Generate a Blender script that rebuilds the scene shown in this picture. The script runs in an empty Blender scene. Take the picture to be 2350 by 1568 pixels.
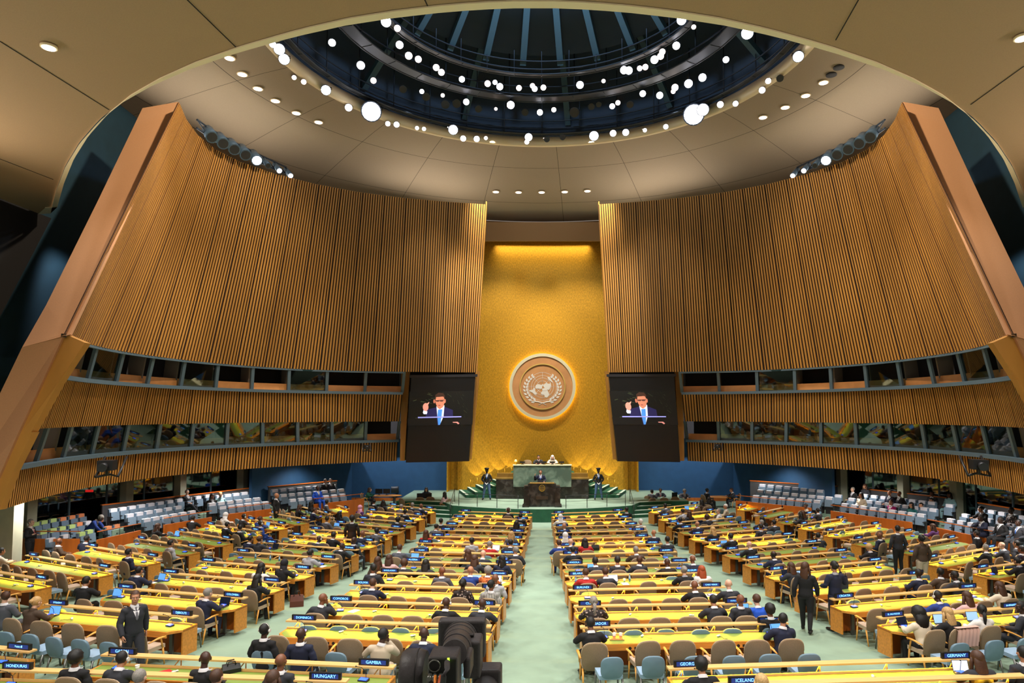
import bpy, bmesh, math, random
from mathutils import Vector, Matrix
import numpy as np
random.seed(7)
S = bpy.context.scene; COL = S.collection; PI = math.pi
# ---------------------------------------------------------------- camera, light, exposure
FOC, PX, PY, CX, CZ = 1567.0, 1252.0, 859.0, 0.217, 6.57
PITCH = math.atan(89 / FOC)
cam = bpy.data.cameras.new('camera'); cam_o = bpy.data.objects.new('camera', cam); COL.objects.link(cam_o)
cam.sensor_width = 36; cam.lens = FOC / 2350 * 36
cam.shift_x = -(PX - 1175) / 2350; cam.shift_y = (PY - 784) / 2350
cam.clip_start = .05; cam.clip_end = 300
cam_o.location = (CX, 0, CZ); cam_o.rotation_euler = (PI / 2 + PITCH, 0, 0); S.camera = cam_o
S.view_settings.view_transform = 'Standard'; S.view_settings.look = 'None'
S.view_settings.gamma = 1; S.view_settings.use_curve_mapping = False
S.view_settings.exposure = 0.0
S.cycles.use_denoising = True
S.cycles.max_bounces = 5; S.cycles.diffuse_bounces = 3; S.cycles.glossy_bounces = 2
S.cycles.transparent_max_bounces = 8; S.cycles.transmission_bounces = 2
S.cycles.sample_clamp_indirect = 4; S.cycles.caustics_reflective = False; S.cycles.caustics_refractive = False
w = bpy.data.worlds.new('world'); S.world = w; w.use_nodes = True
w.node_tree.nodes['Background'].inputs[0].default_value = (1, .9, .78, 1)
w.node_tree.nodes['Background'].inputs[1].default_value = .35
def spot(loc, tgt, power, col=(1, .95, .88), size=60, blend=.6, rad=.25, name='spot_light'):
    l = bpy.data.lights.new(name, 'SPOT'); l.energy = power; l.color = col; l.spot_size = math.radians(size); l.spot_blend = blend; l.shadow_soft_size = rad
    o = bpy.data.objects.new(name, l); COL.objects.link(o); o.location = loc
    o.rotation_euler = (Vector(tgt) - Vector(loc)).to_track_quat('-Z', 'Y').to_euler(); return o
def area(loc, tgt, power, sx, sy, col=(1, .93, .84), name='area_light', parent=None, rot=None):
    l = bpy.data.lights.new(name, 'AREA'); l.shape = 'RECTANGLE'; l.size = sx; l.size_y = sy; l.energy = power; l.color = col
    o = bpy.data.objects.new(name, l); COL.objects.link(o); o.location = loc
    o.rotation_euler = rot if rot else (Vector(tgt) - Vector(loc)).to_track_quat('-Z', 'Y').to_euler()
    if parent: o.parent = parent
    return o
# stage and hall spots hang on the lighting rings of the dome opening
for a in range(0, 360, 30):
    x, y = 11.2 * math.sin(math.radians(a)), 29 + 11.2 * math.cos(math.radians(a))
    spot((x, y, 23.3), (x * 1.15, 29 + (y - 29) * 1.05 - 3, 0), 5200, size=78)
for x in (-7.5, 7.5):
    spot((x, 37, 24), (0, 45.5, 1.5), 15000, size=34)                   # the two bright follow lamps on the rostrum
    spot((x, 24, 23.6), (x * 3.2, 36, 9), 6600, (1, .84, .6), 75)        # washes on the slatted side walls
for x in (-3, 3): spot((x, 40.5, 23), (x * .9, 51.5, 7.0), 10500, (1, .88, .62), 58)
for sx in (-1, 1):                                                     # added uplights behind the side wall tops and along the walls brighten the ceilings
    area((sx * 17.6, 34, 18.6), (sx * 9, 32, 22.6), 420, 9, 1.2, (1, .88, .72)); area((sx * 8, 45.5, 18.8), (sx * 5, 41, 22.5), 260, 6, 1, (1, .88, .72))
    area((sx * 18.9, 12, 12.2), (sx * 8, 10, 14.6), 720, 16, .6, (1, .86, .66))
for sx in (-1, 1):                                                     # added spots without fixtures lift the side seating, blue walls and teal walls
    for x, y in ((19.2, 27), (19.4, 33), (17.6, 39), (14.5, 44.5)): spot((sx * x, y, 3.7), (sx * x * 1.02, y, 0), 700, size=140)
    for x in (9, 13.5): spot((sx * x, 47, 8.5), (sx * x, 51.5, 2), 1500, (.9, .95, 1), 90)
    spot((sx * 19.2, 27.5, 14.3), (sx * 20.5, 33, 4), 600, (.95, .97, 1), 80)  # added wash that brightens the dark teal wall
for x, y in ((-12, 9), (0, 8), (12, 9), (-7, 3), (7, 3)):              # downlights of the low ceiling over the rear rows
    spot((x, y, 14.4), (x * .9, y + 6, 0), 2600, size=110)
sl = area((0, 51.72, 19.8), (0, 51.86, 17), 170, 7.2, .06, (1, .85, .5)); sl.data.spread = 1.3        # slot lamp along the head of the gold wall
pl = bpy.data.lights.new('dome_fill_light', 'POINT'); pl.energy = 2400; pl.color = (.6, .8, 1); pl.shadow_soft_size = .5; plo = bpy.data.objects.new('dome_fill_light', pl); COL.objects.link(plo); plo.location = (0, 29, 28.5)  # added unseen blue light that brightens the dome interior
# ---------------------------------------------------------------- pixels to points
def fl(y): 
    t = 34 - y
    if t <= 0: return 0.0
    if t < 8: return .042 * t * t / 16
    return .168 + .042 * (t - 8)
def ray(px, py):
    x = (px - PX) / FOC; z = -(py - PY) / FOC; c, s = math.cos(PITCH), math.sin(PITCH)
    return Vector((x, c - z * s, s + z * c))
C0 = Vector((CX, 0, CZ))
def atz(px, py, z): r = ray(px, py); return C0 + r * ((z - CZ) / r.z)
def aty(px, py, y): r = ray(px, py); return C0 + r * (y / r.y)
def onf(px, py, h):
    r = ray(px, py); a, b = 2.0, 90.0
    for _ in range(50):
        m = (a + b) / 2; p = C0 + r * m
        if p.z - h - fl(p.y) > 0: a = m
        else: b = m
    return C0 + r * a
# ---------------------------------------------------------------- materials
def lin(c): return tuple(((v / 255) / 12.92 if v / 255 <= .04045 else ((v / 255 + .055) / 1.055) ** 2.4) for v in c[:3])
MC = {}
def mat(name, rgb, rough=.6, metal=0, var=0, scale=8, stretch=(1, 1, 1), emit=0, bump=0, spec=.5, coat=0):
    if name in MC: return MC[name]
    m = bpy.data.materials.new(name); m.use_nodes = True; nt = m.node_tree; b = nt.nodes['Principled BSDF']
    c = lin(rgb); b.inputs['Base Color'].default_value = (*c, 1); b.inputs['Roughness'].default_value = rough
    b.inputs['Metallic'].default_value = metal; b.inputs['Specular IOR Level'].default_value = spec; b.inputs['Coat Weight'].default_value = coat
    if emit:
        b.inputs['Emission Color'].default_value = (*c, 1); b.inputs['Emission Strength'].default_value = emit
        m.cycles.emission_sampling = 'NONE'
    if var or bump:
        tc = nt.nodes.new('ShaderNodeTexCoord'); mp = nt.nodes.new('ShaderNodeMapping'); no = nt.nodes.new('ShaderNodeTexNoise')
        mp.inputs['Scale'].default_value = stretch; no.inputs['Scale'].default_value = scale; no.inputs['Detail'].default_value = 4
        nt.links.new(tc.outputs['Object'], mp.inputs[0]); nt.links.new(mp.outputs[0], no.inputs['Vector'])
        if var:
            rp = nt.nodes.new('ShaderNodeValToRGB'); rp.color_ramp.elements[0].position = .3; rp.color_ramp.elements[1].position = .7
            rp.color_ramp.elements[0].color = (*[v * (1 - var) for v in c], 1); rp.color_ramp.elements[1].color = (*[min(1, v * (1 + var)) for v in c], 1)
            nt.links.new(no.outputs['Fac'], rp.inputs[0]); nt.links.new(rp.outputs[0], b.inputs['Base Color'])
        if bump:
            bp = nt.nodes.new('ShaderNodeBump'); bp.inputs['Strength'].default_value = bump; bp.inputs['Distance'].default_value = .02
            nt.links.new(no.outputs['Fac'], bp.inputs['Height']); nt.links.new(bp.outputs[0], b.inputs['Normal'])
    MC[name] = m; return m
def glass(name, rgb, op):
    m = bpy.data.materials.new(name); m.use_nodes = True; nt = m.node_tree; nt.nodes.clear()
    o = nt.nodes.new('ShaderNodeOutputMaterial'); t = nt.nodes.new('ShaderNodeBsdfTransparent'); g = nt.nodes.new('ShaderNodeBsdfGlossy'); x = nt.nodes.new('ShaderNodeMixShader')
    t.inputs[0].default_value = (*lin(rgb), 1); g.inputs['Roughness'].default_value = .03; g.inputs['Color'].default_value = (.8, .85, .85, 1); x.inputs[0].default_value = op
    nt.links.new(t.outputs[0], x.inputs[1]); nt.links.new(g.outputs[0], x.inputs[2]); nt.links.new(x.outputs[0], o.inputs[0]); MC[name] = m; return m
CARPET = mat('green_carpet', (138, 162, 142), .95, var=.10, scale=1.3)
DCARPET = mat('dark_green_carpet', (38, 92, 66), .95, var=.15, scale=3)
WHITE_EDGE = mat('pale_nosing', (205, 222, 205), .8)
WOOD = mat('desk_wood', (214, 140, 52), .42, var=.16, scale=3, stretch=(.6, 6, 6), coat=.2)
RAILW = mat('rail_wood', (238, 190, 122), .4, var=.08, scale=3, stretch=(.5, 5, 5), coat=.2)
DWOOD = mat('parapet_wood', (190, 98, 28), .45, var=.18, scale=1.2, stretch=(3, 3, .4), coat=.15)
SLAT = mat('slat_wood', (190, 134, 60), .55, var=.22, scale=.35, stretch=(1, 1, .5))
GAP = mat('slat_backing', (40, 22, 10), .9)
LEATHER = mat('green_leather', (126, 150, 66), .5, var=.06, scale=4)
TAN = mat('tan_fabric', (134, 112, 86), .85, var=.10, scale=60)
TANE = mat('tan_piping', (190, 165, 135), .7)
ARM = mat('light_arm_wood', (235, 170, 80), .4)
BLUEV = mat('blue_vinyl', (104, 132, 150), .5, var=.06, scale=6)
PALEV = mat('pale_blue_seat', (150, 178, 205), .5)
GSEAT = mat('gallery_seat_fabric', (112, 134, 156), .75, var=.08, scale=20)
COVER = mat('white_cover', (228, 226, 236), .8); COVG = mat('green_cover', (196, 222, 140), .8); COVO = mat('orange_cover', (240, 150, 100), .8)
BLACK = mat('black_plastic', (16, 16, 18), .45); DGREY = mat('dark_grey_metal', (52, 52, 56), .4, .4)
STEEL = mat('grey_steel', (120, 122, 118), .35, .7)
PLATE = mat('plate_screen', (24, 46, 112), .4, emit=.9); LETTER = mat('blue_letters', (120, 200, 255), .4, emit=2.2)
UNITS = mat('unit_display', (40, 80, 255), .4, emit=2.5)
WHITEP = mat('white_plastic', (232, 230, 224), .4)
PAPER = mat('paper', (245, 245, 242), .8)
PLASTER = mat('plaster_ceiling', (178, 147, 114), .9, var=.05, scale=40)
FASCIA = mat('pale_trim', (252, 232, 196), .8)
PINK = mat('plaster_end_face', (202, 148, 106), .85, var=.04, scale=30)
TEAL = mat('teal_wall', (24, 58, 76), .8, var=.08, scale=2); DARK = mat('dark_wall', (26, 22, 24), .9)
BLUEW = mat('blue_wall', (38, 80, 120), .8, var=.08, scale=2)
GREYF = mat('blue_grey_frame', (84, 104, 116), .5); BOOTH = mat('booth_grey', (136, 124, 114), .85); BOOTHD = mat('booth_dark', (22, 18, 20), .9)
BOARD = mat('booth_board', (232, 160, 96), .5, var=.1, scale=1.5)
GLASS = glass('tinted_glass', (150, 175, 170), .14); GLASSC = glass('clear_glass', (225, 235, 235), .1)
NAVY = mat('dome_navy', (44, 60, 80), .8); RIB = mat('dome_rib', (62, 92, 108), .7); TRUSS = mat('dark_truss', (46, 56, 70), .5, .3)
LENS = mat('lit_lens', (255, 250, 255), .3, emit=14); LENSW = mat('warm_lens', (255, 225, 215), .3, emit=8); DOWN = mat('downlight_lens', (255, 240, 225), .3, emit=6)
COLUMN = mat('pale_column', (188, 188, 166), .8, var=.06, scale=3)
# gold leaf wall
GOLD = mat('gold_wall', (216, 162, 48), .40, .45, var=.24, scale=6, stretch=(3, 1, 1.1), bump=.25)
# marble
def marble(name, a, b, sc):
    m = mat(name, a, .34, var=.0); nt = m.node_tree; bs = nt.nodes['Principled BSDF']
    tc = nt.nodes.new('ShaderNodeTexCoord'); n = nt.nodes.new('ShaderNodeTexNoise'); n.inputs['Scale'].default_value = sc; n.inputs['Detail'].default_value = 9; n.inputs['Distortion'].default_value = .7
    r = nt.nodes.new('ShaderNodeValToRGB'); r.color_ramp.elements[0].position = .45; r.color_ramp.elements[1].position = .74
    r.color_ramp.elements[0].color = (*lin(a), 1); r.color_ramp.elements[1].color = (*lin(b), 1)
    nt.links.new(tc.outputs['Object'], n.inputs['Vector']); nt.links.new(n.outputs['Fac'], r.inputs[0]); nt.links.new(r.outputs[0], bs.inputs['Base Color']); return m
GMARB = marble('green_marble', (70, 88, 78), (128, 146, 130), 1.5); BMARB = marble('black_marble', (22, 20, 20), (74, 70, 68), 3.0)
# ---------------------------------------------------------------- mesh helpers
class MB:
    def __init__(s): s.v = []; s.f = []; s.m = []; s.sm = []
    def add(s, vs, fs, mi=0, sm=False):
        o = len(s.v); s.v += [tuple(v) for v in vs]; s.f += [tuple(i + o for i in f) for f in fs]; s.m += [mi] * len(fs); s.sm += [sm] * len(fs)
    def box(s, c, d, rz=0, mi=0, M=None):
        x, y, z = d[0] / 2, d[1] / 2, d[2] / 2
        vs = [Vector(p) for p in ((-x, -y, -z), (x, -y, -z), (x, y, -z), (-x, y, -z), (-x, -y, z), (x, -y, z), (x, y, z), (-x, y, z))]
        R = M if M is not None else Matrix.Rotation(rz, 3, 'Z'); c = Vector(c)
        s.add([R @ v + c for v in vs], [(0, 3, 2, 1), (4, 5, 6, 7), (0, 1, 5, 4), (1, 2, 6, 5), (2, 3, 7, 6), (3, 0, 4, 7)], mi)
    def tube(s, pts, rad, n=8, mi=0, ell=None, caps=True, up=None):
        pts = [Vector(p) for p in pts]; N = len(pts); rad = rad if isinstance(rad, (list, tuple)) else [rad] * N
        ell = ell or [1] * N; rings = []
        for i, p in enumerate(pts):
            t = (pts[min(i + 1, N - 1)] - pts[max(i - 1, 0)]).normalized()
            u = Vector(up) if up else (Vector((0, 0, 1)) if abs(t.z) < .9 else Vector((0, 1, 0)))
            a = u.cross(t).normalized(); b = t.cross(a).normalized()
            rings += [p + a * math.cos(2 * PI * k / n) * rad[i] + b * math.sin(2 * PI * k / n) * rad[i] * ell[i] for k in range(n)]
        fs = [(i * n + k, i * n + (k + 1) % n, (i + 1) * n + (k + 1) % n, (i + 1) * n + k) for i in range(N - 1) for k in range(n)]
        s.add(rings, fs, mi, True)
        if caps:
            o = len(s.v) - len(rings); s.f += [tuple(o + k for k in reversed(range(n))), tuple(o + (N - 1) * n + k for k in range(n))]; s.m += [mi] * 2; s.sm += [False] * 2
    def ball(s, c, r, n=10, mi=0, R=None):
        r = r if isinstance(r, (tuple, list)) else (r, r, r); vs = []; h = n // 2 + 1; c = Vector(c)
        for i in range(h + 1):
            t = PI * i / h
            for k in range(n):
                v = Vector((r[0] * math.sin(t) * math.cos(2 * PI * k / n), r[1] * math.sin(t) * math.sin(2 * PI * k / n), r[2] * math.cos(t)))
                vs.append(c + (R @ v if R is not None else v))
        s.add(vs, [(i * n + k, (i + 1) * n + k, (i + 1) * n + (k + 1) % n, i * n + (k + 1) % n) for i in range(h) for k in range(n)], mi, True)
    def prism(s, pts, off, mi=0):                   # polygon (3-D points) extruded along a vector
        n = len(pts); a = [Vector(p) for p in pts]; o = Vector(off)
        s.add(a + [p + o for p in a], [tuple(range(n)), tuple(reversed(range(n, 2 * n)))] + [(i, n + i, n + (i + 1) % n, (i + 1) % n) for i in range(n)], mi)
    def grid(s, rows, mi=0, sm=True):
        n = len(rows[0]); s.add([p for r in rows for p in r], [(i * n + k, i * n + k + 1, (i + 1) * n + k + 1, (i + 1) * n + k) for i in range(len(rows) - 1) for k in range(n - 1)], mi, sm)
    def mesh(s, name, mats):
        me = bpy.data.meshes.new(name); me.from_pydata(s.v, [], s.f); me.polygons.foreach_set('material_index', s.m); me.polygons.foreach_set('use_smooth', s.sm)
        for m in (mats if isinstance(mats, (list, tuple)) else [mats]): me.materials.append(m)
        me.update(); return me
    def build(s, name, mats, parent=None, **k):
        bm = bmesh.new(); me = s.mesh(name, mats); bm.from_mesh(me); bmesh.ops.recalc_face_normals(bm, faces=bm.faces); bm.to_mesh(me); bm.free()
        return link(name, me, parent, **k)
def link(name, me, parent=None, loc=None, rz=None):
    o = bpy.data.objects.new(name, me); COL.objects.link(o)
    if parent: o.parent = parent
    if loc is not None: o.location = loc
    if rz is not None: o.rotation_euler[2] = rz
    return o
def tag(o, label=None, cat=None, group=None, kind=None):
    if label: o['label'] = label
    if cat: o['category'] = cat
    if group: o['group'] = group
    if kind: o['kind'] = kind
    return o
def root(name, loc=(0, 0, 0), rz=0, label=None, cat=None, group=None): 
    o = link(name, None, None, loc, rz); o.empty_display_size = .1; return tag(o, label, cat, group)
def struct(name, mb, mats, parent=None):
    o = mb.build(name, mats, parent)
    if not parent: o['kind'] = 'structure'
    return o
def copy_tree(o, parent=None):
    c = o.copy(); COL.objects.link(c); c.parent = parent
    for ch in o.children: copy_tree(ch, c)
    return c
ORD = ['first', 'second', 'third', 'fourth', 'fifth', 'sixth', 'seventh', 'eighth', 'ninth', 'tenth'] + [str(i) + 'th' for i in range(11, 21)] + ['21st', '22nd', '23rd'] + [str(i) + 'th' for i in range(24, 31)] + ['31st', '32nd', '33rd'] + [str(i) + 'th' for i in range(34, 41)] + ['41st', '42nd', '43rd'] + [str(i) + 'th' for i in range(44, 51)]
# ================================================================ THE SETTING
m = MB(); ys = [-4 + .8 * i for i in range(82)]
m.grid([[(x, y, fl(y)) for x in (-32, -16, 0, 16, 32)] for y in ys]); struct('floor', m, CARPET)
# --- dais: curved platform with carpeted riser
FR = [(-5.6, 43.1), (-4.6, 42.55), (-3, 41.9), (-1.5, 41.5), (0, 41.4), (1.5, 41.5), (3, 41.9), (4.6, 42.55), (5.6, 43.1)]
DZ = .79
m = MB(); pts = [(x, y, DZ) for x, y in FR] + [(6.6, 45.2, DZ), (9.6, 45.2, DZ), (9.6, 52, DZ), (-9.6, 52, DZ), (-9.6, 45.2, DZ), (-6.6, 45.2, DZ)]
m.add(pts, [tuple(range(len(pts)))]); n = len(pts)
m.add(pts + [(x, y, -.02) for x, y, z in pts], [(i, (i + 1) % n, n + (i + 1) % n, n + i) for i in range(n)], 1)
o = struct('floor_dais', m, [CARPET, DCARPET])
for sx in (-1, 1):                                                 # entry steps at both ends of the riser
    m = MB()
    for k in range(4):
        z = DZ - .2 * k; y0 = 44.95 - .42 * k
        for yy, dz, mi in ((y0, z, 0),):
            p = [(sx * 5.65, y0 - .55, 0), (sx * 8.4, y0 + .35, 0), (sx * 8.4, 46, 0), (sx * 5.65, 45.6, 0)]
            m.prism([(a, b, z - .2) for a, b, c in p], (0, 0, .2 - .001 * k), 1)
            q = [(sx * 5.65, y0 - .56, z), (sx * 8.4, y0 + .34, z), (sx * 8.4, y0 + .6, z), (sx * 5.65, y0 - .28, z)]
            m.prism(q, (0, 0, .012), 2)
    struct('floor_steps_' + ('left' if sx < 0 else 'right'), m, [CARPET, DCARPET, WHITE_EDGE])
    m = MB()                                                       # flight up to the presiding desk
    for k in range(6):
        z = DZ + .19 * (k + 1); x0 = 5.2 - .6 * k
        p = [(sx * x0, 46.9 + .12 * k, DZ), (sx * 2.1, 46.9 + .12 * k, DZ), (sx * 2.1, 50.2, DZ), (sx * (x0 + .9), 50.2, DZ)]
        m.prism(p, (0, 0, z - DZ), 1)
        m.prism([(sx * x0, 46.92 + .12 * k, z), (sx * (x0 - .18), 46.92 + .12 * k, z), (sx * (x0 + .72), 50.2, z), (sx * (x0 + .9), 50.2, z)], (0, 0, .012), 2)
    struct('floor_stairs_' + ('left' if sx < 0 else 'right'), m, [CARPET, DCARPET, WHITE_EDGE])
m = MB(); m.box((0, 49.4, 1.53), (4.6, 3.6, 1.48)); struct('floor_presiding_platform', m, DCARPET)
# --- back: gold wall, blue walls
m = MB(); m.grid([[(x, 52 - .0016 * x * x, z) for x in [-7.1 + 14.2 * i / 24 for i in range(25)]] for z in (0, 5, 10, 15, 20.2)]); struct('wall_back_gold', m, GOLD)
for sx, nm in ((-1, 'left'), (1, 'right')):
    m = MB(); m.box((sx * 7.0, 51.2, 2.4), (.1, 1.4, 5)); m.box((sx * 6.35, 51.7, 2.4), (.03, .3, 5)); struct('trim_gold_' + nm, m, GOLD)
    m = MB(); m.box((sx * 13.6, 51.6, 2.6), (13.1, .2, 5.4)); m.box((sx * 16, 46.5, 2.6), (.2, 10, 5.4), rz=sx * .35); struct('wall_back_blue_' + nm, m, BLUEW)
    m = MB(); m.box((sx * 13.5, 51.45, .12), (12.8, .08, .24)); struct('baseboard_back_' + nm, m, DWOOD)
# --- side walls: curved, leaning, slatted
Tpx = [(409, 235), (416, 271), (444, 311), (485, 345), (536, 370), (613, 398), (715, 424), (817, 444), (919, 456), (1021, 464), (1115, 469.5)]
Bpx = [(149, 766), (170, 779), (191, 791), (247, 802), (319, 814), (387, 823), (460, 832), (538, 838), (617, 844), (698, 849), (779, 852), (936, 854.5), (1092, 855)]
Spx = [(25.5, 1078.7), (75, 1069), (128, 1059.6), (211, 1049), (298, 1040), (404, 1033), (511, 1027), (617, 1022.5), (723, 1019), (818, 1016), (913, 1014)]
def curve(px, z): return [Vector((p.x, p.y)) for p in (atz(a, b, z) for a, b in px)]
def smooth(c, k=2):
    for _ in range(k): c = [c[0]] + [(c[i - 1] + 2 * c[i] + c[i + 1]) / 4 for i in range(1, len(c) - 1)] + [c[-1]]
    return c
def resample(c, n, wp=0):
    L = [0]
    for i in range(1, len(c)): L.append(L[-1] + (c[i] - c[i - 1]).length)
    out = []; j = 0
    for k in range(n):
        u = k / (n - 1); t = L[-1] * (u + wp * u * (1 - u))
        while j < len(L) - 2 and L[j + 1] < t: j += 1
        f = (t - L[j]) / (L[j + 1] - L[j]); out.append(c[j].lerp(c[j + 1], f))
    return out
ZT, ZB, ZS, ZD = 19.7, 9.15, 4.7, 3.45
cT, cB, cS = smooth(curve(Tpx, ZT)), smooth(curve(Bpx, ZB)), smooth(curve(Spx, ZS))
cSx = resample(cS, 40)
cD = [p - Vector(((cSx[min(39, i + 1)] - cSx[max(0, i - 1)]).normalized().y, -(cSx[min(39, i + 1)] - cSx[max(0, i - 1)]).normalized().x)) * .12 for i, p in enumerate(cSx)]
cBfull = resample(cB, 48)
def bto(xpx):                                                       # part of the upper edge left of a given sight line (the lower tiers stop at the screens)
    s = (xpx - PX) / FOC; return [p for p in cBfull if (p.x - CX) / p.y <= s]
cBg = resample(bto(936), 40)
def mid(z): f = (ZB - z) / (ZB - ZS); return [a.lerp(b, f) for a, b in zip(cBg, cSx)]
def slats(c1, z1, c2, z2, n, name, sx, wp=0):
    a, b = resample(c1, n + 1), resample(c2, n + 1, wp); m = MB()
    def P(c, i, z, off): 
        i0, i1 = max(0, int(i) - 1), min(n, int(i) + 1); t = (c[i1] - c[i0]).normalized(); nn = Vector((t.y, -t.x))
        j = min(int(i), n - 1); q = c[j].lerp(c[j + 1], i - j) + nn * off; return (q.x * sx, q.y, z)
    for i in range(n):
        w = .58 if i % 9 else .42
        p = [P(b, i, z2, 0), P(b, i + w, z2, 0), P(b, i + w, z2, .04), P(b, i, z2, .04)]; q = [P(a, i, z1, 0), P(a, i + w, z1, 0), P(a, i + w, z1, .04), P(a, i, z1, .04)]
        m.add(p + q, [(2, 3, 7, 6)], 0)
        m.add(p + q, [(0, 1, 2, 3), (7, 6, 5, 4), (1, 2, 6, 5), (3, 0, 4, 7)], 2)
    for off, mi in ((-.02, 1),):
        m.grid([[P(c, i, z, off) for i in range(n + 1)] for c, z in ((a, z1), (b, z2))], mi, False)
    return struct(name, m, [SLAT, GAP, mat('slat_edge_shade', (104, 62, 24), .7)])  # slat sides coloured dark so the gaps read as shaded lines
def plan_strip(c, off0, off1, z0, z1, name, mt, sx, parent=None):   # a profile swept along a curve
    n = len(c) - 1; m = MB(); rows = []
    for i in range(n + 1):
        t = (c[min(n, i + 1)] - c[max(0, i - 1)]).normalized(); nn = Vector((t.y, -t.x)); A = c[i] + nn * off0; B = c[i] + nn * off1
        rows.append([(A.x * sx, A.y, z0), (B.x * sx, B.y, z0), (B.x * sx, B.y, z1), (A.x * sx, A.y, z1), (A.x * sx, A.y, z0)])
    m.grid(rows, 0, False); return struct(name, m, mt, parent)
ZU, ZL = 7.75, 6.03                                                  # sill and foot of the middle band
wi = 0
for sx, sd in ((-1, 'left'), (1, 'right')):
    fx = -sx                                                         # curves are traced on the left (negative x)
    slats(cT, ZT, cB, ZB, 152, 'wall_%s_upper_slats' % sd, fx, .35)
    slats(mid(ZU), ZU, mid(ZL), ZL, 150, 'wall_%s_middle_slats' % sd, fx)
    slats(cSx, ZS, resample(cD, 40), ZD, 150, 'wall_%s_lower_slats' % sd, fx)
    plan_strip(mid(ZU), -.1, .2, ZU - .02, ZU + .14, 'trim_%s_upper_sill' % sd, GREYF, fx)
    plan_strip(cSx, -.1, .2, ZS - .02, ZS + .14, 'trim_%s_lower_sill' % sd, GREYF, fx)
    plan_strip(cBg, -.1, .02, ZB - .10, ZB, 'trim_%s_upper_head' % sd, GREYF, fx)
    for tier, (c0, z0, c1, z1, nb) in enumerate(((mid(ZU), ZU, cBg, ZB, 11), (cSx, ZS, mid(ZL), ZL, 12))):
        # the room behind the openings
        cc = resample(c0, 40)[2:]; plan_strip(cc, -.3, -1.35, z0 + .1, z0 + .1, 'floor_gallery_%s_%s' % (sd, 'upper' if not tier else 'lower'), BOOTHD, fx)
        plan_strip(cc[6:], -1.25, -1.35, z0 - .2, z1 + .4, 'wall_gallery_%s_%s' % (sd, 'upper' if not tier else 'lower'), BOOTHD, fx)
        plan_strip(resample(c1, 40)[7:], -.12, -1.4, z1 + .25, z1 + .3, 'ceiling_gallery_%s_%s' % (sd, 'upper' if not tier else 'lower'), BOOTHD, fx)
        plan_strip(cc, -.32, -.38, z0 + .1, z0 + .52, 'trim_%s_board_%s' % (sd, 'upper' if not tier else 'lower'), BOARD, fx)
        A = resample(c0, nb + 1); B = resample(c1, nb + 1)
        for k in range(nb):
            if not k and not tier: continue
            wi += 1; a, a2, b, b2 = A[k], A[k + 1], B[k], B[k + 1]; t = (a2 - a).normalized(); nn = Vector((t.y, -t.x))
            m = MB(); w_ = .09
            for q0, q1 in ((a, b),) + (((a2, b2),) if k == nb - 1 else ()):
                p = [Vector((q0.x, q0.y, z0 + .1)), Vector((q1.x, q1.y, z1))]
                tt = Vector((t.x, t.y, 0)) * w_; dn = Vector((nn.x, nn.y, 0)) * .12
                vs = [p[0] - tt, p[0] + tt, p[0] + tt - dn, p[0] - tt - dn, p[1] - tt, p[1] + tt, p[1] + tt - dn, p[1] - tt - dn]
                m.add([(v.x * fx, v.y, v.z) for v in vs], [(0, 1, 2, 3), (4, 5, 6, 7), (0, 1, 5, 4), (1, 2, 6, 5), (2, 3, 7, 6), (3, 0, 4, 7)])
            W = struct('window_%d' % wi, m, GREYF)
            m = MB(); q = [a - nn * .4, a - nn * 1.2]; q2 = [b - nn * .4, b - nn * 1.2]
            m.prism([(q[0].x * fx, q[0].y, z0 + .1), (q[1].x * fx, q[1].y, z0 + .1), (q2[1].x * fx, q2[1].y, z1 + .25), (q2[0].x * fx, q2[0].y, z1 + .25)], (t.x * .08 * fx, t.y * .08, 0))
            if k: m.build('booth_partition', BOOTH, W)
            if tier or k % 3 == 2:
                if tier and (k in (0, 1, nb - 1)) : continue
                m = MB(); d = nn * .1
                m.add([(v.x * fx, v.y, z) for v, z in ((a - d, z0 + .1), (a2 - d, z0 + .1), (b2 - d, z1), (b - d, z1))], [(0, 1, 2, 3)]); m.build('pane', GLASS, W)
    # plaster end faces of the wall and timber returns (they stand on the plane of the wall's near edge)
    def edge(px, py):
        r = ray(px, py); k = 6.6 / 10.55
        t = (22.2 - 9.15 * k + CZ * k) / (r.y - r.z * k); p = C0 + r * t
        if p.z < 8.75: p = aty(px, py, 21.95)
        return Vector((p.x * fx, p.y, p.z))
    m = MB(); m.prism([edge(*p) for p in ((327, 248), (408, 234), (291, 490), (160, 768), (51, 797), (106, 700), (225, 460))], (0, .12, 0))
    m.prism([edge(*p) for p in ((51, 797), (148, 766), (40, 998), (-56, 1215), (-150, 1215))], (0, .6, 0)); struct('wall_%s_end_face' % sd, m, PINK)
    m = MB(); m.prism([edge(*p) + Vector((0, .1, 0)) for p in ((144, 766), (190, 786), (131, 876), (62, 1000), (40, 998))], (0, .3, 0))
    m.prism([edge(*p) + Vector((0, .1, 0)) for p in ((40, 998), (70, 992), (24, 1084), (-8, 1172), (-40, 1172))], (0, .3, 0)); struct('trim_%s_return' % sd, m, SLAT)
    # far returns beside the gold wall
    tq, bq = cT[-1], cB[-1]; m = MB()
    m.prism([(tq.x * fx, tq.y, ZT + .2), (bq.x * fx, bq.y, ZB - .1), (bq.x * fx, bq.y + .35, ZB - .1), (tq.x * fx, tq.y + .35, ZT + .2)], (.06, 0, 0)); struct('trim_%s_far_return' % sd, m, SLAT)
    m = MB(); m.prism([(v.x * fx, v.y, v.z) for v in [aty(*p, 44.4) for p in ((921, 852), (1094, 855), (1074, 1056), (921, 1056))]], (0, .3, 0)); struct('wall_%s_screen_backing' % sd, m, DARK)
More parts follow.
